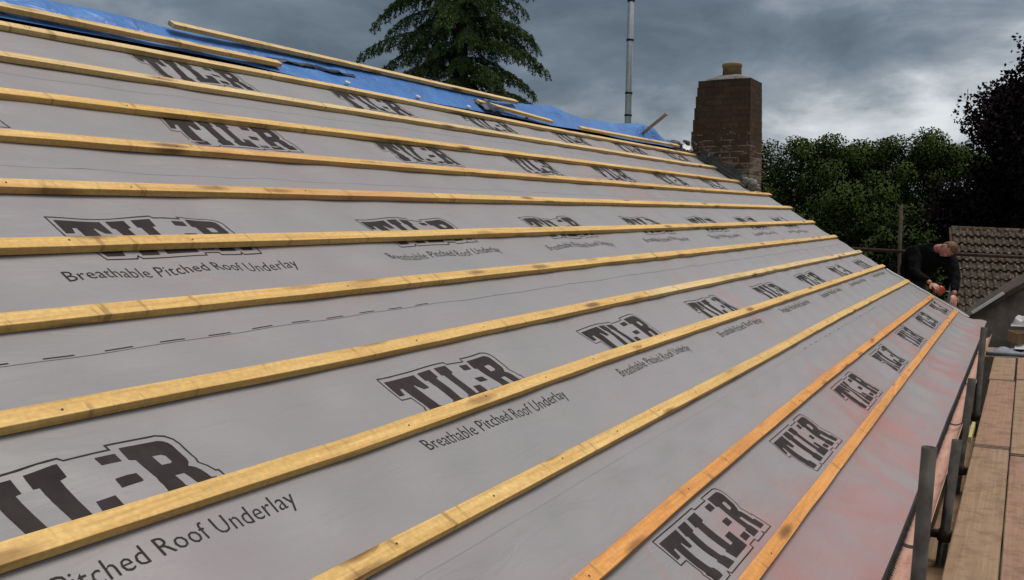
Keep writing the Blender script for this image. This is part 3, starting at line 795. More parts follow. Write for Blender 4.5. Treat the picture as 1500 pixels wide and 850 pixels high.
bm = bmesh.new(); R_ = Matrix.Rotation(.3, 3, 'Z'); ax, ay = R_ @ Vector((1, 0, 0)), R_ @ Vector((0, 1, 0)); az = Vector((0, 0, 1))
c = V(13.55, -.16, -1.51)
for (o1, hx, hy) in ((ay*.30, .20, .003), (ay*-.30, .20, .003), (ax*.20, .003, .297), (ax*-.20, .003, .297)):
    add_box(bm, c + o1, ax, ay, az, hx, hy, .07)
add_box(bm, c - az*.067, ax, ay, az, .195, .295, .003)
obj('carton', bm, MAT['cardboard'], crt)
bm = bmesh.new(); q = [c + ax*-.20 + ay*.30 + az*.072, c + ax*-.20 - ay*.30 + az*.072, c + ax*-.34 - ay*.26 + az*.10, c + ax*-.33 + ay*.27 + az*.115]
slab(bm, q, az, .004); obj('flap', bm, MAT['sheet_pale'], crt)
heap('refuse_sack', 13.75, 14.05, -.25, .16, -1.40, .22, MAT['sheet_pale'], 'small pale crumpled sack lying on the dark lean-to roof', 7.0, 'sack')
# low lean-to with a felted roof beyond the gable
shed = empty('lean_to', V(15, -.6, -ZC), 'low lean-to with a dark felted sloping roof past the end of the walkway', 'lean-to')
bm = bmesh.new()
prof = [(.80, -1.47), (.30, -1.075), (.03, -.885), (-1.0, -.162), (-1.0, -.222), (.80, -1.53)]
a = [bm.verts.new(V(14.75, y, z)) for y, z in prof]; b = [bm.verts.new(V(17.2, y, z)) for y, z in prof]
for i in range(6): bm.faces.new((a[i], b[i], b[(i+1) % 6], a[(i+1) % 6]))
bm.faces.new(a); bm.faces.new(list(reversed(b))); bmesh.ops.recalc_face_normals(bm, faces=bm.faces)
obj('roof', bm, MAT['felt_dark'], shed)
bm = bmesh.new()
prof = [(.70, -ZC), (.70, -1.46), (-.95, -.29), (-.95, -ZC)]
a = [bm.verts.new(V(14.83, y, z)) for y, z in prof]; b = [bm.verts.new(V(17.1, y, z)) for y, z in prof]
for i in range(4): bm.faces.new((a[i], b[i], b[(i+1) % 4], a[(i+1) % 4]))
bm.faces.new(a); bm.faces.new(list(reversed(b))); bmesh.ops.recalc_face_normals(bm, faces=bm.faces)
obj('wall', bm, MAT['felt'], shed)
bm = bmesh.new(); a, b = V(14.72, .655, -1.335), V(14.72, .275, -1.045); d, s, t = frame(a, b)
add_box(bm, (a+b)/2, d, s, t, (b-a).length/2, .02, .02); bevel(bm, .003)
tag(obj('white_lath', bm, MAT['white'], loc=a), 'white painted lath lying on the edge of the dark lean-to roof', 'lath')

# ------------------------------------------------------------------ neighbour's tiled roof
nb = empty('bungalow', V(24, -1, -ZC), 'neighbouring bungalow with a mossy brown pantile roof behind the worker', 'bungalow')
A = V(22.0, 1.433, -.247); B = V(22.65, -3.6, -.46)
ridge = (B-A).normalized(); L = (B-A).length
hz = Vector((-ridge.y, ridge.x, 0)).normalized()
if hz.x > 0: hz = -hz
dn = (hz*math.cos(.56) - Vector((0, 0, 1))*math.sin(.56)).normalized()
nn = ridge.cross(dn); nn = nn if nn.z > 0 else -nn
gauge = .30; per = .130; ncs = 14
vs = []; fs = []
na = int(L/per)*8
for c_ in range(ncs):
    for e in (0, 1):
        for i in range(na+1):
            x = L*i/na; ph = (x/per) % 1.0
            hgt = .042*max(0, math.sin(PI*clamp(ph/.62)))**.8 if ph < .62 else 0
            tid = int(x/(per*2)); jit = .006*noise.noise(Vector((tid*3.7, c_*5.1, 0)))
            jd = .016*noise.noise(Vector((tid*2.9, c_*7.7, 4)))
            d = c_*gauge + (gauge + .02 + jd if e else -.05)
            vs.append(A + ridge*x + dn*d + nn*(hgt*(1 + .25*noise.noise(Vector((x*3, c_*2.0, 9)))) + (.048 + jit*1.6 if e else .0)))
    b0 = c_*2*(na+1)
    for i in range(na): fs.append((b0+i, b0+i+1, b0+na+1+i+1, b0+na+1+i))
    # front lip of each course
    k0 = len(vs)
    for i in range(na+1): vs.append(vs[b0+na+1+i] - nn*.045)
    for i in range(na): fs.append((b0+na+1+i, b0+na+1+i+1, k0+i+1, k0+i))
    # keep strides regular by remembering offset
    if c_ == 0: stride = len(vs)
    # re-index the next course
    if c_ < ncs-1 and len(vs) != (c_+1)*2*(na+1):
        pass
# rebuild with explicit indices (courses have three rows of verts each)
fs = []
for c_ in range(ncs):
    b0 = c_*3*(na+1)
    for r in (0, 1):
        for i in range(na): fs.append((b0+r*(na+1)+i, b0+r*(na+1)+i+1, b0+(r+1)*(na+1)+i+1, b0+(r+1)*(na+1)+i))
me = bpy.data.meshes.new('roof'); base = parent_world(nb)
me.from_pydata([p - base for p in vs], [], fs); me.update(); me.materials.append(MAT['tile'])
o = bpy.data.objects.new('roof', me); link(o, nb)
bm = bmesh.new(); x = 0
while x < L - .1:                                            # half round ridge tiles
    a = A + ridge*x + nn*.01; b = A + ridge*(x+.42) + nn*.012
    add_tube(bm, [a - nn*.05, b - nn*.05], [.09, .095], 12); x += .43
ch = obj('ridge_tiles', bm, MAT['tile'], nb)
bm = bmesh.new()
zb = -ZC
p = [A + dn*.1 - nn*.12 + ridge*.15, A + dn*(ncs*gauge - .35) - nn*.12 + ridge*.15]
back = A - hz*3.6 + ridge*.15; back.z = p[1].z
prof = [p[1], p[0], back]
loop = [Vector((p[1].x, p[1].y, 0)), p[1], p[0], back, Vector((back.x, back.y, 0))]
a = [bm.verts.new(q) for q in loop]; b = [bm.verts.new(q + ridge*(L-.4)) for q in loop]
for v in (b[0], b[4]): v.co.z = 0
for i in range(5): bm.faces.new((a[i], b[i], b[(i+1) % 5], a[(i+1) % 5]))
bm.faces.new(a); bm.faces.new(list(reversed(b))); bmesh.ops.recalc_face_normals(bm, faces=bm.faces)
obj('wall', bm, MAT['render_wall'], nb)
bm = bmesh.new(); q = [A + ridge*-.02 - nn*.02, A + ridge*-.02 + dn*ncs*gauge - nn*.02]
d, s, t = frame(q[0], q[1]); add_box(bm, (q[0]+q[1])/2, d, s, t, (q[1]-q[0]).length/2, .02, .05)
obj('verge_board', bm, MAT['tile'], nb)

# ------------------------------------------------------------------ metal pole behind the ridge
pr = empty('metal_pole', V(15.02, 6.10, -ZC), 'tall slim grey metal pole with dark bands rising behind the ridge', 'pole')
a, b = V(15.02, 6.02, -ZC), V(15.36, 5.985, 5.4)
def pp(z): return a.lerp(b, (z+ZC)/(5.4+ZC))
bm = bmesh.new(); add_tube(bm, [a, pp(2.0), b], [.062, .055, .048], 16); obj('shaft', bm, MAT['steel_light'], pr)
for z in (1.70, 2.07, 2.95, 3.60):
    bm = bmesh.new(); add_pipe(bm, pp(z-.016), pp(z+.016), .063, .045, 16); obj('band', bm, MAT['dark_band'], pr)

# ------------------------------------------------------------------ vegetation
def leaf_mesh(name, leaves, mat, parent):
    """leaves: list of (centre, direction, width vector) -> kite-shaped leaf sprays"""
    base = parent_world(parent); vs = []; fs = []
    for lf in leaves:
        c, d, w = lf[:3]; k = len(vs); c = c - base
        if len(lf) > 3 and d.cross(w).dot(lf[3]) > 0: w = -w
        vs += [c - d*.5, c + w*.5 - d*.05, c + d*.5, c - w*.5 - d*.05]; fs.append((k, k+1, k+2, k+3))
    me = bpy.data.meshes.new(name); me.from_pydata(vs, [], fs); me.update(); me.materials.append(mat)
    if len(leaves[0]) > 3:
        for p in me.polygons: p.use_smooth = True
        nn_ = []
        for lf in leaves: nn_ += [lf[3]]*4
        me.normals_split_custom_set_from_vertices(nn_)
    o = bpy.data.objects.new(name, me); link(o, parent); return o
def rdir(r):
    while True:
        p = Vector((r.uniform(-1, 1), r.uniform(-1, 1), r.uniform(-1, 1)))
        if .05 < p.length < 1: return p.normalized()
def broadleaf(x, y, top, rad, mat, label, cat='tree', seed=0, n=5200, leaf=.2, low=.25, group=None, name='broadleaf_tree', lobes=26, squash=1.0, droop=0.0):
    r = random.Random(seed); H = top + ZC
    root = empty(name, V(x, y, -ZC), label, cat, group)
    cz = -ZC + H*(low + (1-low)*.5); hz_ = H*(1-low)*.5
    bm = bmesh.new(); base = V(x, y, -ZC)
    tr = max(.08, rad*.07)
    add_tube(bm, [base, base + Vector((.05, .03, H*.3)), base + Vector((-.06, .08, H*.55)), base + Vector((.02, .1, H*.8))], [tr*1.25, tr, tr*.7, tr*.25], 10)
    L = []; lob = []
    for k in range(lobes):
        d = rdir(r); rr = r.uniform(.45, .86)
        c = V(x, y, cz) + Vector((d.x*rad*rr, d.y*rad*rr, d.z*hz_*rr*squash)); s = rad*r.uniform(.26, .46)
        lob.append((c, s))
        st = base + Vector((0, 0, H*r.uniform(.25, .6)))
        add_tube(bm, [st, st.lerp(c, .5) + Vector((0, 0, -.1*rad)), c], [tr*.45, tr*.25, tr*.08], 6)
    obj('trunk', bm, MAT['bark'], root)
    tot = sum(s*s for _, s in lob)
    for c, s in lob:
        for q in range(int(n*s*s/tot)):
            d = rdir(r); d.z = d.z*.85 + .1
            f = (r.random()**.45)*(.96 + .16*noise.noise(c + d*2.2))
            p = c + d*(s*f)
            a = rdir(r); a.z -= droop; a.normalize()
            b = a.cross(rdir(r)).normalized()
            sz = leaf*r.uniform(.6, 1.35)
            L.append((p, a*sz, b*(sz*.7), (d*.75 + rdir(r)*.45 + Vector((0, 0, .25))).normalized()))
    leaf_mesh('crown', L, mat, root); return root
tg = 'trees on the skyline behind the chimney'
TR = [ # x px-free world positions measured from the photograph
 (63.2, 17.6, 5.7, 3.0, 'leaf', 'round green tree directly right of the chimney'),
 (66.5, 13.6, 6.35, 3.4, 'leaf', 'tallest green tree on the skyline, right of the chimney'),
 (69.0, 10.6, 5.55, 2.6, 'leaf_dark', 'darker green tree filling the dip in the skyline'),
 (68.5, 8.6, 6.0, 3.0, 'leaf', 'green tree in the middle of the skyline wood'),
 (70.0, 5.6, 5.75, 3.0, 'leaf', 'green tree on the skyline left of the purple tree'),
 (71.5, 2.6, 5.3, 3.2, 'leaf_dark', 'dark green tree half hidden by the purple tree'),
 (60.5, 20.3, 4.6, 2.4, 'leaf_dark', 'dark tree hidden behind the chimney stack')]
for i, (x, y, t, rd, m, lb) in enumerate(TR):
    broadleaf(x, y, t, rd, MAT[m], lb, seed=30+i, n=30000, leaf=.165, low=.12, group=tg, lobes=34)
bg = 'bushes in front of the wood'
broadleaf(46.0, 6.9, 1.55, 2.3, MAT['leaf_pale'], 'pale green rounded willow bush in front of the dark wood', 'bush', 50, 20000, .13, .05, bg, 'willow_bush', 34, droop=.6)
broadleaf(45.0, 10.4, .9, 2.3, MAT['leaf_dark'], 'dark green bush left of the pale willow bush', 'bush', 51, 14000, .14, .03, bg, 'leafy_bush', 34)
broadleaf(42.0, 4.2, .55, 1.9, MAT['leaf_dark'], 'dark bush right of the pale willow, behind the worker', 'bush', 52, 14000, .14, .03, bg, 'leafy_bush', 34)
broadleaf(36.0, 7.4, -.7, 2.0, MAT['leaf_dark'], 'low dark bush behind the lower roof edge', 'bush', 53, 14000, .14, .02, bg, 'leafy_bush', 34)
broadleaf(33.0, 3.7, -.1, 1.7, MAT['leaf_dark'], 'low dark bush directly behind the worker', 'bush', 54, 14000, .14, .02, bg, 'leafy_bush', 34)
broadleaf(40.0, 1.6, 1.2, 2.2, MAT['leaf_dark'], 'dark bush behind the ridge of the tiled bungalow', 'bush', 55, 14000, .14, .03, bg, 'leafy_bush', 34)
broadleaf(58.0, 22.5, 5.5, 1.9, MAT['leaf_dark'], 'distant round treetop showing over the ridge by the pole', 'tree', 56, 4000, .28, .2, None, 'broadleaf_tree', 30)
broadleaf(59.0, 19.4, 4.75, 1.3, MAT['leaf_dark'], 'small distant treetop just left of the chimney', 'tree', 57, 2500, .24, .2, None, 'broadleaf_tree', 24)
# purple tree
broadleaf(25.6, -.30, 4.70, 2.40, MAT['leaf_purple'], 'dark purple leaved tree behind the tiled bungalow', 'tree', 60, 42000, .105, .22, None, 'purple_tree', 44)
broadleaf(26.5, .85, 2.1, 1.5, MAT['leaf_purple'], 'smaller dark purple tree at the left foot of the larger one', 'tree', 61, 14000, .105, .2, None, 'purple_tree', 30)
# deodar cedar
def cedar(x, y, top, label):
    r = random.Random(77); root = empty('cedar_tree', V(x, y, -ZC), label, 'tree')
    base = V(x, y, -ZC); H = top + ZC
    bm = bmesh.new(); add_tube(bm, [base, base + Vector((.05, 0, H*.4)), base + Vector((0, .05, H*.8)), base + Vector((0, 0, H))], [.26, .19, .09, .02], 12)
    L = []
    z = 1.6; az = 0
    while z < H - .1:
        t = (H - z); Rm = min(3.0, .12 + .275*t + .12*max(0, t-6.4))
        nb_ = 4 if z < H-1 else 3
        for k in range(nb_):
            az += 2.39996 + r.uniform(-.4, .4)
            ln = Rm*r.uniform(.45, 1.20); dirh = Vector((math.cos(az), math.sin(az), 0)); side = Vector((-dirh.y, dirh.x, 0))
            st = base + Vector((0, 0, z + r.uniform(-.08, .08))); rise = r.uniform(.10, .42); pts = []
            ns = max(5, int(ln/.13))
            for i in range(ns+1):
                s = i/ns; pts.append(st + dirh*(ln*s) + Vector((0, 0, ln*(rise*s - (rise+.22)*s**2.4))) + side*(.06*ln*math.sin(s*3 + k)))
            if len(pts) > 3: add_tube(bm, pts[::2] + ([pts[-1]] if ns % 2 else []), [max(.006, .035*(1-i/(len(pts)//2+1))*ln/2) for i in range(len(pts[::2]) + (1 if ns % 2 else 0))], 5)
            for i in range(1, ns+1):
                s = i/ns; p = pts[i]; d = (pts[i]-pts[i-1]).normalized()
                tw = (.50*(1 - .65*s) + .10)*min(1, ln/1.6)
                for sd in (-1, 1):
                    for rep in range(2):
                        dd = (d*r.uniform(.5, 1.0) + side*sd*r.uniform(.5, 1.0)).normalized()
                        m = max(3, int(tw*1.25/.07)); q = p.copy()
                        for j in range(m):
                            f = j/m; dd2 = (dd - Vector((0, 0, .35 + 1.5*f))).normalized(); q = q + dd2*.066
                            for w in range(5):
                                nd = (dd2*r.uniform(.5, 1.1) + rdir(r)*.85).normalized(); sz = r.uniform(.07, .14)
                                L.append((q + rdir(r)*.028, nd*sz, nd.cross(rdir(r)).normalized()*(sz*.19)))
        z += r.uniform(.21, .32)
    obj('trunk', bm, MAT['bark'], root)
    leaf_mesh('crown', L, MAT['needle'], root); return root
cedar(17.42, 10.64, 9.9, 'tall dark cedar tree with drooping branches behind the blue tarpaulin')

# ------------------------------------------------------------------ ground
gr = grid_obj('ground', 40, 40, lambda a, b: Vector((lerp(-300, 500, a), lerp(-350, 350, b), 0.0)), MAT['grass'])
gr['kind'] = 'structure'

# ------------------------------------------------------------------ the worker
def skin_mesh(nodes, edges, sub=2):
    """nodes: name -> (point, radius); edges of names; returns an evaluated mesh"""
    names = list(nodes); idx = {n: i for i, n in enumerate(names)}
    me = bpy.data.meshes.new('sk'); me.from_pydata([nodes[n][0] for n in names], [(idx[a], idx[b]) for a, b in edges], []); me.update()
    o = bpy.data.objects.new('sk', me); COL.objects.link(o)
    o.modifiers.new('s', 'SKIN')
    for i, n in enumerate(names):
        sv = me.skin_vertices[0].data[i]; rr = nodes[n][1]; sv.radius = (rr, rr) if not isinstance(rr, tuple) else rr
        sv.use_root = (i == 0)
    ss = o.modifiers.new('d', 'SUBSURF'); ss.levels = sub; ss.render_levels = sub
    bpy.context.view_layer.update()
    out = bpy.data.meshes.new_from_object(o.evaluated_get(bpy.context.evaluated_depsgraph_get()))
    bpy.data.objects.remove(o); bpy.data.meshes.remove(me)
    return out
PX = V(13.42, 1.36, -.80)                      # pelvis
J = {'pelvis': PX, 'waist': V(13.38, 1.28, -.66), 'chest': V(13.24, 1.12, -.47), 'neck0': V(13.11, 1.00, -.405), 'neck1': V(13.04, .945, -.395),
     'shR': V(13.10, 1.25, -.455), 'elR': V(12.93, 1.24, -.70), 'wrR': V(12.73, 1.03, -.815),
     'shL': V(13.17, .88, -.49), 'elL': V(13.02, .78, -.74), 'wrL': V(12.80, .775, -.955),
     'hipR': V(13.38, 1.45, -.86), 'knR': V(13.05, 1.50, -1.20), 'anR': V(13.36, 1.50, -1.585), 'toR': V(13.15, 1.47, -1.64),
     'hipL': V(13.45, 1.26, -.86), 'knL': V(13.12, 1.10, -1.22), 'anL': V(13.40, 1.10, -1.585), 'toL': V(13.18, 1.06, -1.64)}
wk = empty('person', V(13.35, 1.3, -1.68), 'worker in black clothes bending over the gable edge of the roof with a red tool', 'person')
bodyN = {'pelvis': (J['pelvis'], .125), 'waist': (J['waist'], .125), 'chest': (J['chest'], .135), 'neck0': (J['neck0'], .062), 'neck1': (J['neck1'], .055),
 'shR': (J['shR'], .055), 'elR': (J['elR'], .040), 'wrR': (J['wrR'], .030), 'shL': (J['shL'], .055), 'elL': (J['elL'], .040), 'wrL': (J['wrL'], .030),
 'hipR': (J['hipR'], .088), 'knR': (J['knR'], .058), 'anR': (J['anR'], .042), 'toR': (J['toR'], .036),
 'hipL': (J['hipL'], .088), 'knL': (J['knL'], .058), 'anL': (J['anL'], .042), 'toL': (J['toL'], .036)}
bodyE = [('pelvis', 'waist'), ('waist', 'chest'), ('chest', 'neck0'), ('neck0', 'neck1'), ('chest', 'shR'), ('shR', 'elR'), ('elR', 'wrR'), ('chest', 'shL'), ('shL', 'elL'), ('elL', 'wrL'),
 ('pelvis', 'hipR'), ('hipR', 'knR'), ('knR', 'anR'), ('anR', 'toR'), ('pelvis', 'hipL'), ('hipL', 'knL'), ('knL', 'anL'), ('anL', 'toL')]
bm = bmesh.new()
me = skin_mesh(bodyN, bodyE); bm.from_mesh(me); bpy.data.meshes.remove(me)
def hand(bm, w, el, palm_n, curl, side):
    """palm and five fingers; palm_n points out of the palm"""
    d = (w-el).normalized(); n_ = (palm_n - d*palm_n.dot(d)).normalized(); s = d.cross(n_).normalized()*side
    pc = w + d*.055
    m = bmesh.ops.create_icosphere(bm, subdivisions=3, radius=1.0)
    for v in m['verts']:
        c = v.co.copy(); v.co = pc + d*(c.x*.056) + s*(c.y*.044) + n_*(c.z*.017)
    for k, (off, ln, sp) in enumerate(((-.032, .072, -.10), (-.011, .082, -.03), (.011, .076, .03), (.031, .060, .12))):
        p = pc + d*.042 + s*off; dd = (d + s*sp).normalized(); pts = [p - dd*.02, p]; ang = curl*.5
        for j, f in enumerate((.45, .32, .23)):
            dv = dd*math.cos(ang) + n_*math.sin(ang); p = p + dv*(ln*f); pts.append(p); ang += curl
        add_tube(bm, pts, [.0095, .0095, .0088, .0078, .006], 10)
    p = pc - d*.022 - s*.036; dd = (-s*.75 + d*.75 + n_*.25).normalized()
    add_tube(bm, [p + s*.015, p, p + dd*.034, p + dd*.034 + (d*.9 + n_*.35).normalized()*.030], [.013, .0125, .0105, .0075], 10)
    return pc + n_*.035 + d*.03
gripR = hand(bm, J['wrR'], J['elR'], Vector((0, -.35, -1)), .75, 1)
hand(bm, J['wrL'], J['elL'], Vector((-.2, .3, -1)), .28, -1)
# head: face looks down and towards the roof edge on the viewer's left
HC = V(13.00, .872, -.405); up = Vector((-.42, -.72, .30)).normalized(); fw = Vector((-.50, .34, -.72)); fw = (fw - up*fw.dot(up)).normalized(); rt = fw.cross(up).normalized()
def HP_(x, y, z): return HC + rt*x + fw*y + up*z
m = bmesh.ops.create_uvsphere(bm, u_segments=40, v_segments=28, radius=1.0)
for v in m['verts']:
    c = v.co.copy(); x, y, z = c.x*.077, c.y*.098, c.z*.118
    if z < 0: x *= 1 + .25*z/.118*abs(z)/.118*2.0*.9; y = y*(1 + .10*z/.118) + (.012*abs(z)/.118 if y > 0 else .03*abs(z)/.118)
    if y > .05: y = .05 + (y-.05)*.8
    g = lambda cx, cz, sx, sz: math.exp(-((x-cx)/sx)**2 - ((z-cz)/sz)**2) if c.y > 0 else 0
    y += .026*g(0, -.022, .011, .020) + .010*g(0, .0, .008, .022)                     # nose
    y -= .010*g(-.031, .004, .016, .011) + .010*g(.031, .004, .016, .011)              # eye sockets
    y += .006*g(0, .026, .05, .010)                                                    # brow
    y += .006*g(0, -.058, .022, .007) + .010*g(0, -.095, .022, .014)                   # lips, chin
    v.co = HP_(x, y, z)
for sd in (-1, 1):                                                                      # ears
    m = bmesh.ops.create_icosphere(bm, subdivisions=2, radius=1.0)
    for v in m['verts']: c = v.co.copy(); v.co = HP_(sd*(.079 + c.x*.010), -.008 + c.y*.019, -.006 + c.z*.032)
add_tube(bm, [J['neck0'], J['neck1'], HP_(0, -.025, -.05)], [.062, .056, .055], 14)
mer = bpy.data.meshes.new('body_r'); bm.to_mesh(mer); bm.free()
ot = bpy.data.objects.new('t', mer); COL.objects.link(ot); rm = ot.modifiers.new('r', 'REMESH'); rm.mode = 'VOXEL'; rm.voxel_size = .0042; rm.use_smooth_shade = True
bpy.context.view_layer.update()
mb = bpy.data.meshes.new_from_object(ot.evaluated_get(bpy.context.evaluated_depsgraph_get())); bpy.data.objects.remove(ot)
bm = bmesh.new(); bm.from_mesh(mb); obj('body', bm, MAT['skin'], wk, True)
def cloth_part(name, nodes, edges, mat, amp=.012):
    me = skin_mesh(nodes, edges); bm = bmesh.new(); bm.from_mesh(me); bpy.data.meshes.remove(me)
    bmesh.ops.subdivide_edges(bm, edges=bm.edges[:], cuts=1, use_grid_fill=True, smooth=.3)
    bm.normal_update()
    for v in bm.verts: v.co += v.normal*(amp*noise.noise(v.co*11) + amp*.6*noise.noise(v.co*23))
    return obj(name, bm, mat, wk, True)
cl = lambda a, b, t: a.lerp(b, t)
cloth_part('jumper', {'pelvis': (cl(J['pelvis'], J['waist'], -.15), .185), 'waist': (J['waist'], .18), 'chest': (J['chest'], .19), 'neck0': (cl(J['neck0'], J['neck1'], .1), .085),
 'shR': (J['shR'], .115), 'elR': (J['elR'], .066), 'wrR': (cl(J['elR'], J['wrR'], .88), .046), 'shL': (J['shL'], .115), 'elL': (J['elL'], .066), 'wrL': (cl(J['elL'], J['wrL'], .86), .046)},
 bodyE[:3] + bodyE[4:10], MAT['cloth'])
cloth_part('trousers', {'pelvis': (J['pelvis'], .165), 'hipR': (J['hipR'], .112), 'knR': (J['knR'], .082), 'anR': (cl(J['knR'], J['anR'], .93), .066), 'hipL': (J['hipL'], .112), 'knL': (J['knL'], .082), 'anL': (cl(J['knL'], J['anL'], .93), .066)},
 [('pelvis', 'hipR'), ('hipR', 'knR'), ('knR', 'anR'), ('pelvis', 'hipL'), ('hipL', 'knL'), ('knL', 'anL')], MAT['jeans'])
for s in 'RL':
    bm = bmesh.new(); a, b = J['an'+s], J['to'+s]; f = (b-a); f.z = 0; f.normalize(); sd = Vector((-f.y, f.x, 0))
    m = bmesh.ops.create_uvsphere(bm, u_segments=20, v_segments=12, radius=1.0)
    c0 = Vector((a.x, a.y, -1.68 + ZC)) + f*.06
    for v in m['verts']:
        c = v.co.copy(); zz = max(-.0, (c.z+.45)*.055) if c.z > -.45 else 0
        v.co = c0 + f*(c.x*.15) + sd*(c.y*.052) + Vector((0, 0, zz*(1.25 - .45*c.x)))
    add_tube(bm, [Vector((a.x, a.y, -1.63 + ZC)), Vector((a.x, a.y, -1.50 + ZC))], [.055, .062], 14)
    obj('boot', bm, MAT['boot'], wk, True)
bm = bmesh.new(); m = bmesh.ops.create_uvsphere(bm, u_segments=36, v_segments=24, radius=1.0)
kill = []
for v in m['verts']:
    c = v.co.copy()
    if c.z < .30 and c.y > -.05 + .0*c.z or c.z < -.55 or (c.y > .55 and c.z < .55): kill.append(v)
    k = 1 + .05*noise.noise(c*9)
    v.co = HP_(c.x*.085*k, c.y*.106*k - .003, c.z*.126*k)
bmesh.ops.delete(bm, geom=kill, context='VERTS')
bmesh.ops.solidify(bm, geom=bm.faces[:], thickness=.008)
obj('hair', bm, MAT['hair'], wk, True)
# red tool in the right hand: a chalk line reel with its hook and a length of string
tl = empty('chalk_reel', gripR, 'red chalk line reel held in the hand of the worker', 'tool')
bm = bmesh.new(); m = bmesh.ops.create_uvsphere(bm, u_segments=20, v_segments=12, radius=1.0)
for v in m['verts']:
    c = v.co.copy(); v.co = gripR + Vector((0, -.035, -.01)) + Vector((c.x*.030, c.y*.070 - .0, c.z*.048*(1 - .3*c.y)))
obj('reel_case', bm, MAT['red_tool'], tl, True)
bm = bmesh.new(); q = gripR + Vector((0, -.10, -.02)); add_tube(bm, [q, q + Vector((0, -.05, -.012)), q + Vector((-.005, -.06, -.035))], .006, 8); obj('hook', bm, MAT['tool_metal'], tl)
bm = bmesh.new(); q = gripR + Vector((-.035, -.035, -.01)); add_tube(bm, [q, q + Vector((-.012, 0, 0)), q + Vector((-.014, .03, .0))], [.006, .006, .005], 8); obj('crank', bm, MAT['tool_metal'], tl)

# ------------------------------------------------------------------ sky, sun, camera
SUN_EL, SUN_AZ = math.radians(68), math.radians(-36)    # azimuth measured from +X towards +Y
w = bpy.data.worlds.new('World'); SC.world = w; w.use_nodes = True
nt = w.node_tree; nt.nodes.clear()
def nd(t, **kw):
    n_ = nt.nodes.new(t)
    for k, v in kw.items(): setattr(n_, k, v)
    return n_
out = nd('ShaderNodeOutputWorld'); bgn = nd('ShaderNodeBackground'); bgn.inputs['Strength'].default_value = .1
nt.links.new(bgn.outputs[0], out.inputs[0])
sky = nd('ShaderNodeTexSky', sky_type='NISHITA'); sky.sun_disc = False; sky.sun_elevation = SUN_EL; sky.sun_rotation = PI/2 - SUN_AZ
tc = nd('ShaderNodeTexCoord'); sp = nd('ShaderNodeSeparateXYZ'); nt.links.new(tc.outputs['Generated'], sp.inputs[0])
def mth(op, a, b=0.0, c=None, cl=False):
    n_ = nd('ShaderNodeMath', operation=op); n_.use_clamp = cl
    for i, v in enumerate((a, b) if c is None else (a, b, c)):
        if isinstance(v, (int, float)): n_.inputs[i].default_value = v
        else: nt.links.new(v, n_.inputs[i])
    return n_.outputs[0]
zc_ = mth('MAXIMUM', sp.outputs[2], 0.0); dv = 1.0
cmb = nd('ShaderNodeCombineXYZ'); nt.links.new(mth('MULTIPLY', sp.outputs[0], 2.6), cmb.inputs[0]); nt.links.new(mth('MULTIPLY', sp.outputs[1], 2.6), cmb.inputs[1]); nt.links.new(mth('ADD', mth('MULTIPLY', zc_, 6.5), 4.2), cmb.inputs[2])
def nz(scale, det, rough, dist, off=0.0):
    t = nd('ShaderNodeTexNoise'); t.inputs['Scale'].default_value = scale; t.inputs['Detail'].default_value = det; t.inputs['Roughness'].default_value = rough; t.inputs['Distortion'].default_value = dist
    if off:
        a_ = nd('ShaderNodeVectorMath', operation='ADD'); a_.inputs[1].default_value = (off, off*.7, off*.3); nt.links.new(cmb.outputs[0], a_.inputs[0]); nt.links.new(a_.outputs[0], t.inputs['Vector'])
    else: nt.links.new(cmb.outputs[0], t.inputs['Vector'])
    return t.outputs['Fac']
big = nz(.8, 2, .45, .2); mid_ = nz(1.7, 7, .55, .35, 7.0); fine = nz(4.6, 7, .6, .4, 3.0)
s1 = mth('ADD', mth('MULTIPLY', big, .40), mth('MULTIPLY', mid_, .50)); s1 = mth('ADD', s1, mth('MULTIPLY', fine, .13))
# brighter thin cloud low down in the direction of the wood (world azimuth of +X, slightly towards -Y)
hor = nd('ShaderNodeMapRange'); hor.clamp = True; hor.inputs[1].default_value = .0; hor.inputs[2].default_value = .16; hor.inputs[3].default_value = .085; hor.inputs[4].default_value = 0.0
nt.links.new(zc_, hor.inputs[0])
az_ = nd('ShaderNodeMapRange'); az_.clamp = True; az_.inputs[1].default_value = .35; az_.inputs[2].default_value = -.05; az_.inputs[3].default_value = .0; az_.inputs[4].default_value = .12
nt.links.new(sp.outputs[1], az_.inputs[0])
s2 = mth('ADD', mth('ADD', s1, hor.outputs[0]), az_.outputs[0])
rp = nd('ShaderNodeValToRGB'); nt.links.new(s2, rp.inputs[0]); e = rp.color_ramp.elements
stops = [(.445, (.58, .76, .97)), (.52, (.92, 1.14, 1.40)), (.595, (1.75, 2.0, 2.26)), (.69, (4.6, 4.75, 4.9))]
while len(e) < 4: e.new(.5)
for i, (p_, c_) in enumerate(stops): e[i].position = p_; e[i].color = (*c_, 1)
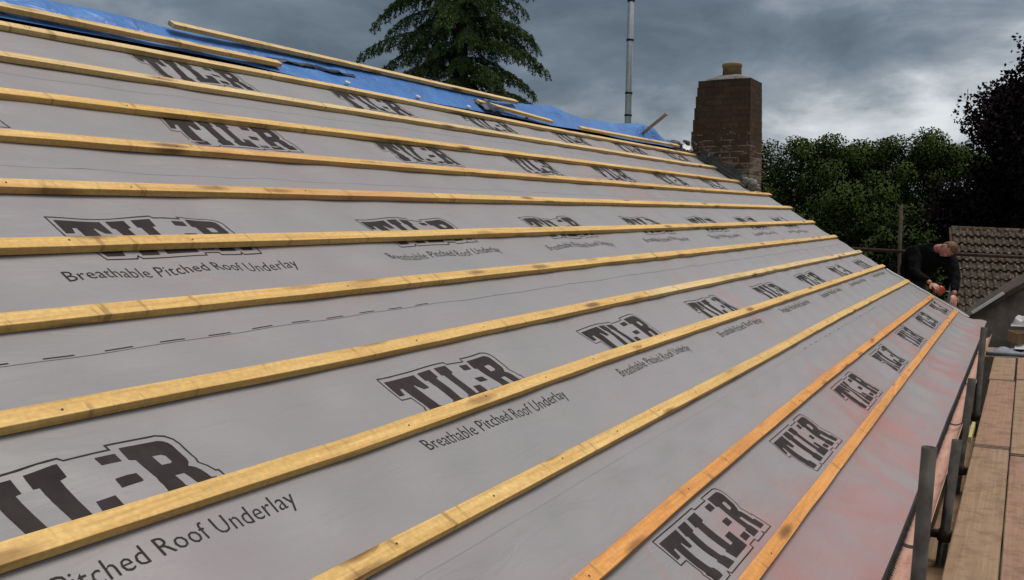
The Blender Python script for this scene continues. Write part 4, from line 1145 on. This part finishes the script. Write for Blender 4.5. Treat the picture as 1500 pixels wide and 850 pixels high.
# overcast sky: brighter overhead than at the horizon
zr = nd('ShaderNodeMapRange'); zr.clamp = True; zr.inputs[1].default_value = .45; zr.inputs[2].default_value = 1.0; zr.inputs[3].default_value = 1.0; zr.inputs[4].default_value = 1.7
nt.links.new(zc_, zr.inputs[0])
dk = nd('ShaderNodeMapRange'); dk.clamp = True; dk.inputs[1].default_value = -.85; dk.inputs[2].default_value = -.25; dk.inputs[3].default_value = .30; dk.inputs[4].default_value = 1.0  # unseen sky on the -Y side dimmed, added to darken the batten side faces
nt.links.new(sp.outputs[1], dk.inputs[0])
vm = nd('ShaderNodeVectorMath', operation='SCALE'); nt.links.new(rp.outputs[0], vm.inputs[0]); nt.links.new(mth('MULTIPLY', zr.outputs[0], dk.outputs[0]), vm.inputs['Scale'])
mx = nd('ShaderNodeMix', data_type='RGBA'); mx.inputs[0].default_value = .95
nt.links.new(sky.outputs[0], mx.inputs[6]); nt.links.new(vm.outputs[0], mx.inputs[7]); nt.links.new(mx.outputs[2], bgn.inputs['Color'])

sl = bpy.data.lights.new('sun', 'SUN'); sl.energy = 1.5; sl.angle = math.radians(22); sl.color = (1.0, .93, .84)
so = bpy.data.objects.new('sun', sl); link(so)
sd = Vector((math.cos(SUN_EL)*math.cos(SUN_AZ), math.cos(SUN_EL)*math.sin(SUN_AZ), math.sin(SUN_EL)))
so.rotation_euler = (-sd).to_track_quat('-Z', 'Y').to_euler()
cam = bpy.data.cameras.new('camera'); co = bpy.data.objects.new('camera', cam); link(co)
cam.sensor_width = 36; cam.lens = 1400/1500*36; cam.clip_start = .05; cam.clip_end = 2000
yaw, pit = math.radians(28.359), math.radians(4.384)
F = Vector((math.cos(yaw)*math.cos(pit), math.sin(yaw)*math.cos(pit), -math.sin(pit)))
co.location = V(0, 0, 0); co.rotation_euler = F.to_track_quat('-Z', 'Y').to_euler()
SC.camera = co
vs_ = SC.view_settings; vs_.view_transform = 'Standard'; vs_.look = 'None'; vs_.exposure = 0.68; vs_.gamma = 1.0; vs_.use_curve_mapping = False
SC.cycles.max_bounces = 6
